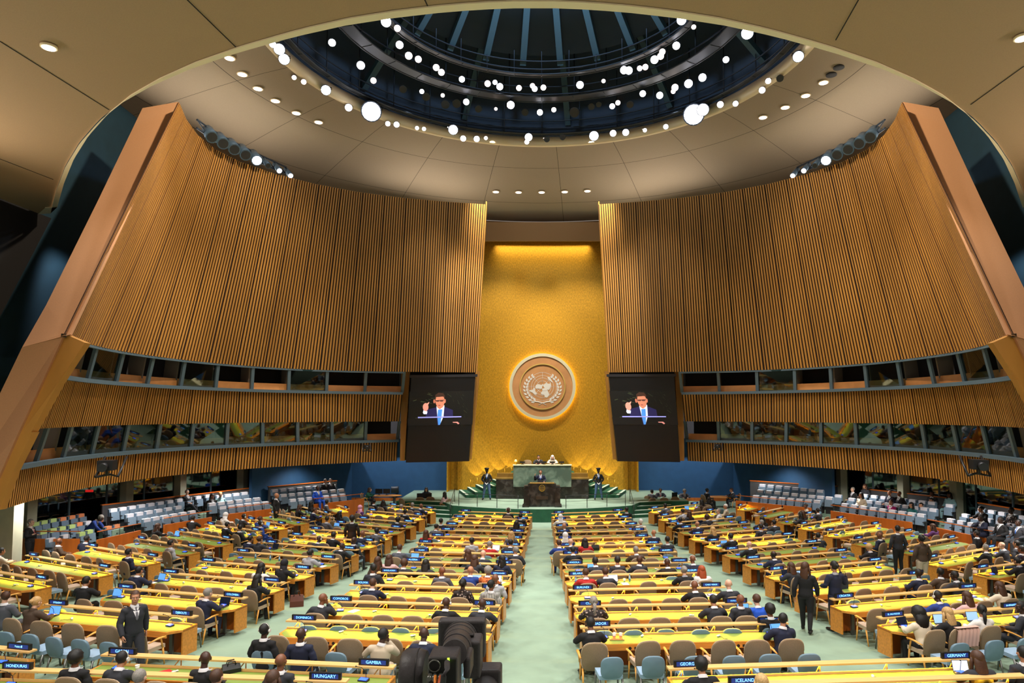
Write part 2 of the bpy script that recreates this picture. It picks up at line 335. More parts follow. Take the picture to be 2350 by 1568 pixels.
    m = MB(); m.prism([(v.x * fx, v.y, v.z) for v in [aty(*p, 44.2) for p in ((1091, 852), (1100, 852), (1081, 1055), (1074, 1055))]], (0, .4, 0))
    m.prism([(v.x * fx, v.y, v.z) for v in [aty(*p, 44.2) for p in ((921, 852), (940, 852), (928, 1058), (918, 1058))]], (0, .4, 0)); struct('trim_%s_screen_edge' % sd, m, SLAT)
    m = MB(); m.box((sx * 15.8, 50.3, 14), (17.2, .2, 18.6)); struct('wall_back_dark_%s' % sd, m, DARK)
    # soffit over the side seating, teal and dark outer walls
    o2 = [Vector((p.x, p.y)) for p in cD]; c = resample(o2, 30); plan_strip(c, -.3, -9, 3.75, 3.85, 'ceiling_soffit_%s' % sd, DARK, fx)
    m = MB(); m.box((sx * 20.6, 33, 13.9), (.3, 24, 20.2)); struct('wall_%s_teal' % sd, m, TEAL)
    m = MB(); m.prism([(sx * 20.2, y, z) for y, z in ((-4, 14.5), (27.8, 14.6), (25.3, 10), (22.1, 3.9), (20.4, 0), (-4, 0))], (sx * .2, 0, 0)); struct('wall_%s_dark' % sd, m, DARK)
    # glass line, columns and dark lounge behind the side seating
    g = [Vector(p) for p in ((-24.8, 24), (-24.9, 31), (-22.6, 36.5), (-19.9, 41.5), (-16.6, 46.4))]; gc = resample(smooth(g, 1), 25)
    plan_strip(gc, 0, -.03, .5, 3.8, 'window_side_%s_glass' % sd, GLASS, fx)
    plan_strip(gc, -2.6, -2.7, 0, 3.8, 'wall_%s_lounge' % sd, mat('lounge_teal', (34, 66, 76), .8, var=.2, scale=1.2), fx)
    for k in (3, 8, 13, 16, 20): 
        p = gc[k]; m = MB(); m.box((p.x * fx, p.y, 2.2), (.55, .55, 3.4), rz=-fx * .1); struct('trim_column_%s_%d' % (sd, k), m, COLUMN)
    m = MB()
    for k in range(0, 25, 2): p = gc[k]; m.box((p.x * fx, p.y, 2.2), (.07, .09, 3.3))
    struct('trim_glazing_bars_%s' % sd, m, GREYF)
    m = MB()
    for u, v in zip(gc[:-1], gc[1:]):
        m.prism([(u.x * fx, u.y, 0), (v.x * fx, v.y, 0), ((v.x + .9) * fx, v.y - .3, 0), ((u.x + .9) * fx, u.y - .3, 0)], (0, 0, .8))
    struct('floor_side_walk_%s' % sd, m, CARPET)
    m = MB(); m.box((sx * 21.35, 26.6, 1.9), (2.5, .5, 3.8)); struct('wall_%s_pale_pier' % sd, m, COLUMN)
# --- ceilings
APX = [(1240, 13), (1140, 15), (1040, 20), (900, 36), (790, 54), (700, 72), (530, 120), (430, 155), (345, 193), (280, 230), (230, 268), (180, 325), (150, 375), (128, 430), (116, 488)]
AR = resample(smooth(curve(APX, 14.57), 1), 50); AR = [Vector((min(p.x, -.01), p.y)) for p in AR][1:]; AR = [Vector((-20.15, AR[-1].y + .1))] + list(reversed(AR)) + [Vector((-p.x, p.y)) for p in AR] + [Vector((20.15, AR[-1].y + .1))]
m = MB(); m.grid([[(p.x, -5, 14.57) for p in AR], [(p.x, p.y, 14.57) for p in AR]], 0, False)
m.grid([[(p.x, p.y, 14.57) for p in AR], [(p.x, p.y, 15.3) for p in AR]], 0, False); struct('ceiling_low', m, PLASTER)
m = MB(); c = Vector((0, 8))
m.grid([[(p.x * k, 8 + (p.y - 8) * k, z) for p in AR] for k, z in ((1.0, 14.53), (.955, 14.53), (.955, 14.56))], 0, False); struct('trim_ceiling_edge', m, FASCIA)
RC = Vector((0, 29)); RR = 12.3; ZR = 23.0
def bowl(r): 
    k = (r - RR) / (22.6 - RR); return ZR - 1.9 * k ** 1.25 if k > 0 else ZR
def outer(a):
    c_, s_ = math.cos(a), math.sin(a); return 1 / math.sqrt((s_ / 21.5) ** 2 + (c_ / 22.4) ** 2)
m = MB()
for q in (((430, 0), (541, 108)), ((0, 95), (250, 252)), ((0, 365), (122, 412)), ((1970, 0), (1918, 92)), ((2350, 152), (2228, 240)), ((975, 0), (985, 22))):
    a, b = atz(*q[0], 14.565), atz(*q[1], 14.565); d = b - a; m.box((a + b) / 2, (d.length, .02, .012), rz=math.atan2(d.y, d.x))
struct('trim_ceiling_seams', m, DARK)
def seam_mat():
    m = mat('panelled_plaster', (166, 150, 130), .9, var=.05, scale=30); nt = m.node_tree; N = nt.nodes; L = nt.links; b = N['Principled BSDF']
    tc = N.new('ShaderNodeTexCoord'); sp = N.new('ShaderNodeSeparateXYZ'); L.new(tc.outputs['Object'], sp.inputs[0])
    def M(op, a, b_=None):
        n = N.new('ShaderNodeMath'); n.operation = op
        for i, v in enumerate((a, b_)):
            if v is None: continue
            if isinstance(v, (int, float)): n.inputs[i].default_value = v
            else: L.new(v, n.inputs[i])
        return n.outputs[0]
    x = sp.outputs[0]; y = M('SUBTRACT', sp.outputs[1], 29); ang = M('MULTIPLY', M('ARCTAN2', x, y), 11 / PI)
    rad = M('SQRT', M('ADD', M('MULTIPLY', x, x), M('MULTIPLY', y, y)))
    s1 = M('LESS_THAN', M('MULTIPLY', M('ABSOLUTE', M('SUBTRACT', M('FRACT', M('ADD', ang, .25)), .5)), M('DIVIDE', rad, 3.5)), .013)
    s2 = M('LESS_THAN', M('ABSOLUTE', M('SUBTRACT', M('FRACT', M('DIVIDE', M('SUBTRACT', rad, 12.3), 4.6)), .6)), .0035)
    k = M('MAXIMUM', s1, s2); mx = N.new('ShaderNodeMixRGB'); L.new(k, mx.inputs[0]); src = b.inputs['Base Color'].links[0].from_socket
    L.new(src, mx.inputs[1]); mx.inputs[2].default_value = (.05, .04, .03, 1); L.new(mx.outputs[0], b.inputs['Base Color']); return m
m = MB(); rows = []; NA = 96
for k in [0, .15, .3, .45, .6, .75, .9, 1]:
    rows.append([((RR + (outer(2 * PI * i / NA) - RR) * k) * math.sin(2 * PI * i / NA), 29 + (RR + (outer(2 * PI * i / NA) - RR) * k) * math.cos(2 * PI * i / NA), bowl(RR + (outer(2 * PI * i / NA) - RR) * k)) for i in range(NA + 1)])
m.grid(rows); struct('ceiling_bowl', m, seam_mat())
m = MB(); m.grid([[(outer(2 * PI * i / NA) * math.sin(2 * PI * i / NA), 29 + outer(2 * PI * i / NA) * math.cos(2 * PI * i / NA), z) for i in range(NA + 1)] for z in (21.12, 19.75)]); struct('trim_ceiling_drop', m, PLASTER)
m = MB(); m.grid([[(r * math.sin(2 * PI * i / 96), 29 + r * math.cos(2 * PI * i / 96), z) for i in range(97)] for r, z in ((RR + .02, 22.97), (RR - .3, 22.97), (RR - .3, 23.5), (RR + .02, 23.5))]); struct('trim_dome_ring', m, FASCIA)
m = MB(); m.box((0, 50, 20.0), (16, .2, 1.4)); m.box((0, 51.2, 20.3), (16, 2.2, .2)); struct('trim_gold_head', m, PLASTER)
# dome interior
def circ(r, z, n=96): return [(r * math.sin(2 * PI * i / n), 29 + r * math.cos(2 * PI * i / n), z) for i in range(n + 1)]
m = MB(); m.grid([circ(12.4, 23.2), circ(12.4, 27.5), circ(8.2, 28.2), circ(8.2, 26.6), circ(7.9, 26.4), circ(1.5, 32.5), circ(0.01, 32.5)]); struct('ceiling_dome', m, NAVY)
m = MB()
for i in range(24):
    a = 2 * PI * (i + .5) / 24; s_, c_ = math.sin(a), math.cos(a)
    p0, p1 = Vector((8 * s_, 29 + 8 * c_, 26.2)), Vector((1.3 * s_, 29 + 1.3 * c_, 32.2)); sd_ = Vector((c_, -s_, 0)) * .17; dn = Vector((0, 0, -.35))
    m.add([p0 - sd_, p0 + sd_, p0 + sd_ + dn, p0 - sd_ + dn, p1 - sd_, p1 + sd_, p1 + sd_ + dn, p1 - sd_ + dn], [(0, 1, 2, 3), (4, 5, 6, 7), (0, 1, 5, 4), (1, 2, 6, 5), (2, 3, 7, 6), (3, 0, 4, 7)])
    if i % 2 == 0:
        p0, p1 = Vector((12.2 * s_, 29 + 12.2 * c_, 24.6)), Vector((8.4 * s_, 29 + 8.4 * c_, 27.6))
        m.add([p0 - sd_, p0 + sd_, p0 + sd_ + dn, p0 - sd_ + dn, p1 - sd_, p1 + sd_, p1 + sd_ + dn, p1 - sd_ + dn], [(0, 1, 2, 3), (4, 5, 6, 7), (0, 1, 5, 4), (1, 2, 6, 5), (2, 3, 7, 6), (3, 0, 4, 7)])
struct('ceiling_dome_ribs', m, RIB)
def ring_tube(m, r, z, t=.04): m.tube(circ(r, z, 64), t, 5, caps=False)
for nm, r0, r1, z, lab in (('lighting_walkway', 7.75, 7.4, 25.1, 'inner ring walkway of dark pipes high inside the dome'), ('lighting_walkway', 9.6, 8.9, 24.55, 'middle ring walkway of dark pipes inside the dome'), ('lighting_walkway', 11.7, 11.4, 23.45, 'outer pipe ring just inside the rim of the dome opening')):
    m = MB()
    for rr, zz in ((r0, z), (r1, z), (r0, z + .9), (r0, z + .45)): ring_tube(m, rr, zz)
    m.grid([circ(r0, z, 64), circ(r1, z, 64)], 0, False)
    for i in range(32):
        a = 2 * PI * i / 32; x, y = r0 * math.sin(a), 29 + r0 * math.cos(a); m.tube([(x, y, z), (x, y, z + 3.2 if r0 < 11 else z + 3.6)], .03, 5)
        m.tube([(x, y, z), (r1 * math.sin(a), 29 + r1 * math.cos(a), z)], .025, 5)
    tag(m.build(nm, TRUSS), lab, 'walkway')
# ================================================================ DESKS AND THEIR CHAIRS
BL = {'CL': ('left-centre block', [(1053,1174,1221,1179),(1037.6,1187.6,1217,1193),(1019.4,1204.5,1213,1209.5),(1007,1217,1209.6,1222),(985,1231,1205,1237),(955.5,1246.5,1200.5,1253.5),(943.5,1267.6,1192,1272),(923,1290,1183.7,1295.7),(866.6,1315.4,1173.8,1321.7),(803.4,1343.6,1161,1352.4),(748.7,1381.2,1146.8,1391.2),(659.8,1425.6,1127.8,1437.9),(238.5,1504.3,905.9,1530.7),(7,1539,798,1563)]),
 'CR': ('right-centre block', [(1265.8,1179,1433.6,1172.8),(1268,1193,1449,1188.3),(1270.7,1209.3,1467.3,1204.4),(1272,1222.7,1483.5,1217.8),(1275,1237.4,1493,1232.5),(1279,1254,1519,1248.7),(1284.8,1273.2,1552,1267.6),(1291,1296.4,1585,1291.3),(1296.7,1322.4,1614,1315),(1305,1355,1663,1348.5),(1317.3,1392.2,1724,1386),(1331,1440,1806,1431),(1532,1534,2220,1514.5),(1640,1573,2350,1553)]),
 'L': ('left block', [(892,1159,999,1168.6),(844,1171.6,974.4,1184),(820.5,1189.9,954,1200),(768.5,1199.7,925.8,1213),(709.5,1214.5,895.6,1227),(665.3,1228.5,864,1243.2),(605.6,1246.7,821.9,1261.5),(538.7,1268,775.5,1282.6),(457,1290.4,719.4,1307),(368.8,1317,651,1336.7),(264,1352,564.7,1372),(105,1390,449.8,1415)]),
 'FL': ('far left block', [(775,1160,799,1168),(684,1161,756,1180),(621,1177.2,708,1193.4),(566.8,1190.7,658.3,1204.6),(472.7,1202.7,600.5,1219.5),(408,1218.8,533,1237.8),(314,1237,456.6,1256.7),(200.8,1255.3,366,1277.8),(63,1277.8,257,1303),(-50,1308.5,115,1331),(-120,1478,75.6,1495)]),
 'R': ('right block', [(1489.5,1168.5,1604.6,1156.5),(1512,1185.3,1641,1171.3),(1530,1200.8,1687.5,1188),(1557,1213.4,1720,1200.8),(1582,1227.5,1758,1215.5),(1617.3,1243.6,1822.9,1228),(1659,1262.6,1880.4,1246.4),(1705.7,1283.6,1949,1267.5),(1757.6,1309.6,2027.9,1289.4),(1824.7,1339.3,2125,1320),(1907.6,1374.5,2247,1351.7),(2016,1417.7,2350,1395.5)]),
 'FR': ('far right block', [(1693,1163,1723,1155),(1735,1179,1807,1163),(1782,1191.6,1866,1178),(1833,1205,1938,1188.5),(1891.7,1220.4,2019,1202),(1956,1238.7,2096,1219),(2060,1256,2195,1235),(2124,1280.8,2287,1258),(2235.6,1304.8,2420,1284)])}
GREEN = {'CL': (3, 4, 7, 8, 13, 14), 'CR': (3, 4, 7, 8), 'L': (3, 4, 7, 8), 'FL': (2, 3, 6, 7, 11), 'R': (3, 4, 7, 8), 'FR': (2, 3, 6, 7)}
NAMES = {('CL', 9, 0): 'BANGLADESH', ('CL', 10, 0): 'BOLIVIA', ('CL', 11, 0): 'COMOROS', ('CL', 12, 0): 'DOMINICA', ('CL', 13, 0): 'GABON', ('CL', 13, 1): 'GAMBIA', ('CL', 14, 0): 'HONDURAS', ('CL', 14, 1): 'HUNGARY',
 ('CL', 8, 0): 'ALGERIA', ('CL', 11, 1): 'CONGO', ('CR', 8, 0): 'ANGOLA', ('CR', 9, 0): 'BELARUS', ('CR', 10, 0): 'BURUNDI', ('CR', 11, 0): 'CUBA', ('CR', 12, 0): 'ECUADOR', ('CR', 13, 0): 'GEORGIA', ('CR', 13, 1): 'GERMANY', ('CR', 14, 0): 'ICELAND',
 ('CR', 12, 1): 'EGYPT', ('CR', 11, 1): "COTE D'IVOIRE", ('CR', 10, 1): 'CABO VERDE', ('CR', 9, 1): 'BELGIUM', ('CR', 8, 1): 'ANTIGUA-BARBUDA', ('L', 12, 1): 'DJIBOUTI', ('L', 11, 1): 'COLOMBIA', ('L', 10, 1): 'BOSNIA-HERZEGOVINA', ('L', 9, 1): 'BAHRAIN', ('L', 8, 1): 'ALBANIA',
 ('R', 12, 0): 'EL SALVADOR', ('R', 11, 0): 'CROATIA', ('R', 9, 0): 'BELIZE', ('R', 8, 0): 'ARGENTINA'}
DESKS = []
def tan_chair(kind):
    t = root('delegate_chair' if kind == 'tan' else 'adviser_chair')
    w, h0, h1, th = (.285, .36, .99, .075) if kind == 'tan' else (.24, .44, .90, .085)
    fab, edge = (TAN, TANE) if kind == 'tan' else (BLUEV, PALEV)
    def outline(k, ww=1):
        pts = []
        for i in range(24):
            a = 2 * PI * i / 24; c_, s_ = math.cos(a), math.sin(a)
            e = .62 if s_ > 0 else .45
            pts.append((w * ww * (abs(c_) ** e) * (1 if c_ > 0 else -1), (h0 + h1) / 2 + .04 + (h1 - (h0 + h1) / 2 - .04) * (abs(s_) ** .75) * k if s_ > 0 else (h0 + h1) / 2 + .04 - ((h0 + h1) / 2 + .04 - h0) * (abs(s_) ** .6) * k))
        return pts
    def lean(x, y, z): return (x, y - (z - .4) * .16, z)
    m = MB(); rows = []
    for y, k, mi in ((-.30, .0, 0), (-.30, .93, 0), (-.285, 1, 0), (-.25, 1.0, 0), (-.225, .93, 0), (-.215, .0, 0)):
        o_ = outline(k if k else 0, k if k else 0); rows.append([lean(x, y, z) for x, z in o_] + [lean(o_[0][0], y, o_[0][1])])
    m.grid(rows, 0); b = m.build('backrest', [fab], t)
    if kind == 'tan':
        m = MB(); o_ = outline(1.01, 1.01); m.tube([lean(x, -.268, z) for x, z in o_[:13]], .012, 5); m.build('piping', [edge], b)
    m = MB(); m.box((0, .02, .435), (.50, .48, .09)); m.build('seat', [PALEV if kind != 'tan' else mat('tan_seat', (196, 172, 150), .8)], t)
    for s in (-1, 1):
        if kind == 'tan':
            m = MB(); m.tube([(s * .30, -.27, .64), (s * .315, -.05, .675), (s * .32, .13, .675), (s * .31, .2, .665)], [.022, .034, .036, .02], 6, ell=[.6] * 4); m.build('armrest', [ARM], t)
            m = MB(); m.tube([(s * .30, .08, .66), (s * .275, .16, .42)], .02, 6); m.build('arm_post', [ARM], t)
        for y0, y1 in ((.2, .25), (-.2, -.31)):
            m = MB(); m.tube([(s * .24, y0, .40), (s * .25, y1, .0)], [.026, .017], 6); m.build('leg', [ARM if kind == 'tan' else STEEL], t)
    return t
CH = tan_chair('tan'); AD = tan_chair('blue'); used = {}
def put(proto, loc, rz, label=None, group=None, cat=None):
    k = proto.name.split('.')[0] + str(id(proto)) if False else proto.name
    if k not in used: used[k] = 1; c = proto
    else: c = copy_tree(proto)
    c.location = loc; c.rotation_euler = (0, 0, rz); return tag(c, label, cat, group)
def desk(L, lit, label):
    t = root('delegate_desk'); h = L / 2
    P = [(-h + .22, -.36), (h - .22, -.36), (h, -.08), (h, .40), (-h, .40), (-h, -.08)]
    m = MB(); m.prism([(x, y, .70) for x, y in P], (0, 0, .06)); m.build('desktop', [WOOD], t)
    m = MB(); m.prism([(x * (1 - .05 / h), y + (.03 if y < 0 else -.16), .7602) for x, y in P], (0, 0, .004)); tag(m.build('writing_surface', [LEATHER], t), 'green leather writing surface')
    m = MB(); m.box((0, -.35, .665), (L - .46, .03, .09)); m.build('edge_band', [WOOD], t)
    m = MB(); m.box((0, .22, .39), (L - .1, .025, .60)); m.build('modesty_panel', [DWOOD], t)
    for s in (-1, 1):
        m = MB(); m.box((s * (h - .02), .16, .42), (.04, .48, .62)); m.build('end_panel', [WOOD], t)
        m = MB(); m.box((s * (h - .45), .06, .33), (.09, .06, .74)); m.build('leg', [STEEL], t)
    m = MB(); m.box((0, .34, .945), (L, .19, .035)); m.build('rail', [RAILW], t)
    m = MB(); m.box((0, .265, .785), (L - .06, .02, .045)); m.build('back_ledge', [RAILW], t)
    nb = max(2, int(L / 1.1))
    for i in range(nb):
        x = -h + .3 + (L - .6) * i / (nb - 1); m = MB(); m.tube([(x, .36, .76), (x, .36, .93)], .012, 5); m.tube([(x - .12, .30, .77), (x, .34, .93)], .012, 5); m.build('bracket', [RAILW], t)
    for x in (-L / 4, L / 4):
        m = MB(); m.box((x, -.368, .668), (.2, .01, .055)); a = m.build('socket_panel', [BLACK], t)
        m = MB()
        m.box((x, -.375, .665), (.11, .008, .022))
        m.build('socket', [WHITEP], a)
        for s in (-.2, .2): m = MB(); m.tube([(x + s, -.360, .668), (x + s, -.372, .668)], .036, 12); m.build('speaker_grille', [BLACK], t)
    if lit:
        la = area((0, .33, .918), None, 70 * L / 4.5, L * .96, .02, (1, .54, .02), 'shelf_lamp', t, rot=(math.radians(-21), 0, 0)); la.data.spread = math.radians(150)
    return t
# ---- name plates and microphone units
def text_mesh(s, size, name):
    c = bpy.data.curves.new(name, 'FONT'); c.body = s; c.size = size; c.align_x = 'CENTER'; c.align_y = 'CENTER'; c.extrude = .0015; c.resolution_u = 2
    o = bpy.data.objects.new('tmp', c); COL.objects.link(o); dg = bpy.context.evaluated_depsgraph_get(); me = bpy.data.meshes.new_from_object(o.evaluated_get(dg)); bpy.data.objects.remove(o); me.materials.clear(); me.materials.append(LETTER); return me
def plate(loc, rz, txt, label, seed):
    t = root('name_plate', loc, rz, label, 'nameplate', 'country name plates on the desk rails')
    M = Matrix.Rotation(math.radians(-12), 3, 'X')
    m = MB(); m.box((0, 0, .062), (.60, .055, .125)); b = m.build('plate_housing', [BLACK], t)
    m = MB(); m.box((0, -.0285, .062), (.50, .004, .085)); m.build('plate_screen', [PLATE], t)
    if txt:
        me = text_mesh(txt, min(.085, .62 / len(txt)), 'plate_text'); me.transform(Matrix.Translation((0, -.031, .062)) @ Matrix.Rotation(PI / 2, 4, 'X')); link('plate_lettering', me, t)
    else:
        r = random.Random(seed); m = MB(); n = r.randint(5, 9); x = -n * .02
        for k in range(n):
            wd = r.choice((.016, .022, .026)); m.box((x + .02, -.0318, .062 + r.choice((0, .004, -.004))), (wd, .002, r.choice((.03, .038, .044)))); x += .042
        m.build('plate_lettering', [LETTER], t)
    return t
def unit_proto():
    t = root('microphone_unit'); m = MB(); m.prism([(-.1, -.05, 0), (-.1, .06, 0), (-.1, .06, .045), (-.1, -.05, .02)], (.2, 0, 0)); m.build('unit_body', [BLACK], t)
    m = MB(); m.prism([(-.08, -.045, .0265), (.08, -.045, .0265), (.08, .045, .0435), (-.08, .045, .0435)], (0, 0, .003)); m.build('unit_display', [UNITS], t)
    m = MB(); m.tube([(.03, .05, .03), (.03, .03, .16), (-.02, -.04, .26), (-.09, -.1, .30)], .006, 5); m.ball((-.1, -.11, .302), .014, 8); m.build('gooseneck', [BLACK], t); return t
def ear_proto():
    t = root('earpiece'); m = MB(); m.ball((0, 0, .022), (.05, .032, .022), 10); m.ball((.07, .02, .018), (.03, .03, .018), 8); m.build('ear_cup', [WHITEP], t)
    m = MB(); m.tube([(0, 0, .02), (.06, -.08, .006), (.0, -.16, .005), (.05, -.24, .005)], .004, 4); m.build('cable', [BLACK], t); return t
MU = unit_proto(); EP = ear_proto()
NB = '%s row of %s'
chairs = []
for bk, (bn, rows) in BL.items():
    for ri, (xa, ya, xb, yb) in enumerate(rows, 1):
        p, q = onf(xa, ya, .95), onf(xb, yb, .95); d = Vector((q.x - p.x, q.y - p.y, 0)); L = d.length; t = d.normalized(); n = Vector((-t.y, t.x, 0))
        o = Vector(((p.x + q.x) / 2, (p.y + q.y) / 2, 0)) - n * .34; o.z = fl(o.y); rz = math.atan2(t.y, t.x); lit = ri not in GREEN[bk]
        row = NB % (ORD[ri - 1], bn)
        D = desk(L, lit, ''); D.location = o; D.rotation_euler = (0, 0, rz)
        tag(D, 'long wooden desk with %s top, %s' % ('yellow lamp-lit' if lit else 'unlit green', row), 'desk', 'long curved-plan delegate desks')
        DESKS.append(dict(o=o, t=t, n=n, L=L, rz=rz, bk=bk, ri=ri, row=row, taken=[], taken2=[]))
        for e, s in ((0, -1), (1, 1)):
            if L < 2.4 and e == 0 and bk != 'FR': continue
            if bk == 'FL' and e == 0 and ri in (10, 11): continue
            if bk == 'CR' and ri == 14 and e == 1: continue
            x = s * (L / 2 - (.42 if L > 3 else .35))
            if (bk, ri, e) == ('CR', 13, 1): x = L / 2 - .25
            if (bk, ri, e) == ('CR', 14, 0): x = -L / 2 + .55
            if (bk, ri, e) == ('CL', 14, 0): x = -L / 2 + .3
            txt = NAMES.get((bk, ri, e)); side = 'left' if e == 0 else 'right'
            lab = 'black nameplate %son %s end of rail, %s' % (('reading %s ' % txt) if txt else '', side, row)
            plate(o + t * x + n * .34 + Vector((0, 0, .963)), rz, txt, lab, hash((bk, ri, e)) % 999 if False else ri * 7 + e + len(bk) * 31)
            put(MU, o + t * (x - s * .1) + n * .06 + Vector((0, 0, .765)), rz + random.uniform(-.2, .2), 'small microphone unit with blue display, %s end of desk, %s' % (side, row), 'microphone units on the desks', 'microphone')
        r = random.Random(ri * 13 + len(bk))
        for k, xx in enumerate((-.23, .17)):
            if L > 3 and ri > 2: put(EP, o + t * (xx * L + r.uniform(-.2, .2)) + n * r.uniform(-.1, .1) + Vector((0, 0, .765)), rz + r.uniform(-1, 1), 'white earpiece on desk, %s of centre, %s' % ('left' if k == 0 else 'right', row), 'white earpieces on the desks', 'earpiece')
def nearest(p, want=None):
    best = None
    for D in DESKS:
        v = p - D['o']; x, y = v.dot(D['t']), v.dot(D['n'])
        if abs(x) < D['L'] / 2 + .45 and -1.75 < y < .25:
            sc = abs(y + .6) + max(0, abs(x) - D['L'] / 2) * 2
            if best is None or sc < best[0]: best = (sc, D, x, y)
    return best
# ================================================================ PEOPLE
def remesh(mb, vox, smooth=0):
    me = mb.mesh('tmp', []); o = bpy.data.objects.new('tmp', me); COL.objects.link(o)
    md = o.modifiers.new('r', 'REMESH'); md.mode = 'VOXEL'; md.voxel_size = vox; md.use_smooth_shade = True
    if smooth: s = o.modifiers.new('s', 'SMOOTH'); s.iterations = smooth; s.factor = .5
    dg = bpy.context.evaluated_depsgraph_get(); r = bpy.data.meshes.new_from_object(o.evaluated_get(dg)); bpy.data.objects.remove(o)
    v = np.empty(len(r.vertices) * 3); r.vertices.foreach_get('co', v); v = v.reshape(-1, 3)
    f = [tuple(p.vertices) for p in r.polygons]; bpy.data.meshes.remove(r); return v, f
def head_parts():
    m = MB(); m.ball((0, -.012, .03), (.076, .096, .092), 20); m.ball((0, .022, -.045), (.056, .068, .07), 16); m.ball((0, .055, -.092), (.03, .03, .022), 10)
    m.tube([(0, .088, .018), (0, .108, -.022), (0, .092, -.034)], [.009, .0165, .012], 8); m.tube([(-.05, .074, .03), (0, .086, .036), (.05, .074, .03)], .012, 6)
    m.tube([(-.022, .083, -.062), (0, .09, -.06), (.022, .083, -.062)], .0095, 6)
    for s in (-1, 1): m.ball((s * .079, -.008, 0), (.012, .022, .034), 8); m.ball((s * .042, .066, -.018), (.024, .02, .024), 8)
    return remesh(m, .0075, 1)
HEAD = head_parts(); HEAD = (HEAD[0] * 1.13, HEAD[1])
def hand_parts(curl):                                                 # palm towards -z, fingers along +y, thumb on +x
    m = MB(); m.tube([(0, -.03, 0), (0, .0, 0), (0, .045, 0), (0, .088, 0)], [.024, .036, .042, .040], 10, ell=[.8, .42, .36, .34], up=(1, 0, 0) if False else None)
    for i, (x, l) in enumerate(((.031, .068), (.011, .078), (-.01, .072), (-.029, .056))):
        p = Vector((x, .084, 0)); pts = [p]; a = -.1 - curl * .3
        for k, f in enumerate((.45, .32, .25)): p = p + Vector((x * .08, math.cos(a) * l * f, math.sin(a) * l * f)); pts.append(p); a -= curl * .75
        m.tube(pts, [.0095, .009, .008, .0068], 7)
    m.tube([(.022, .012, -.006), (.047, .04, -.014), (.058, .07, -.022), (.056, .094, -.03)], [.014, .012, .010, .008], 7)
    return remesh(m, .0048, 0)
HANDO, HANDC = hand_parts(.25), hand_parts(1.15)
def basis(y, z):                                                      # rotation whose Y is y and Z near z
    y = Vector(y).normalized(); x = y.cross(Vector(z)).normalized(); zz = x.cross(y); return Matrix((x, y, zz)).transposed()
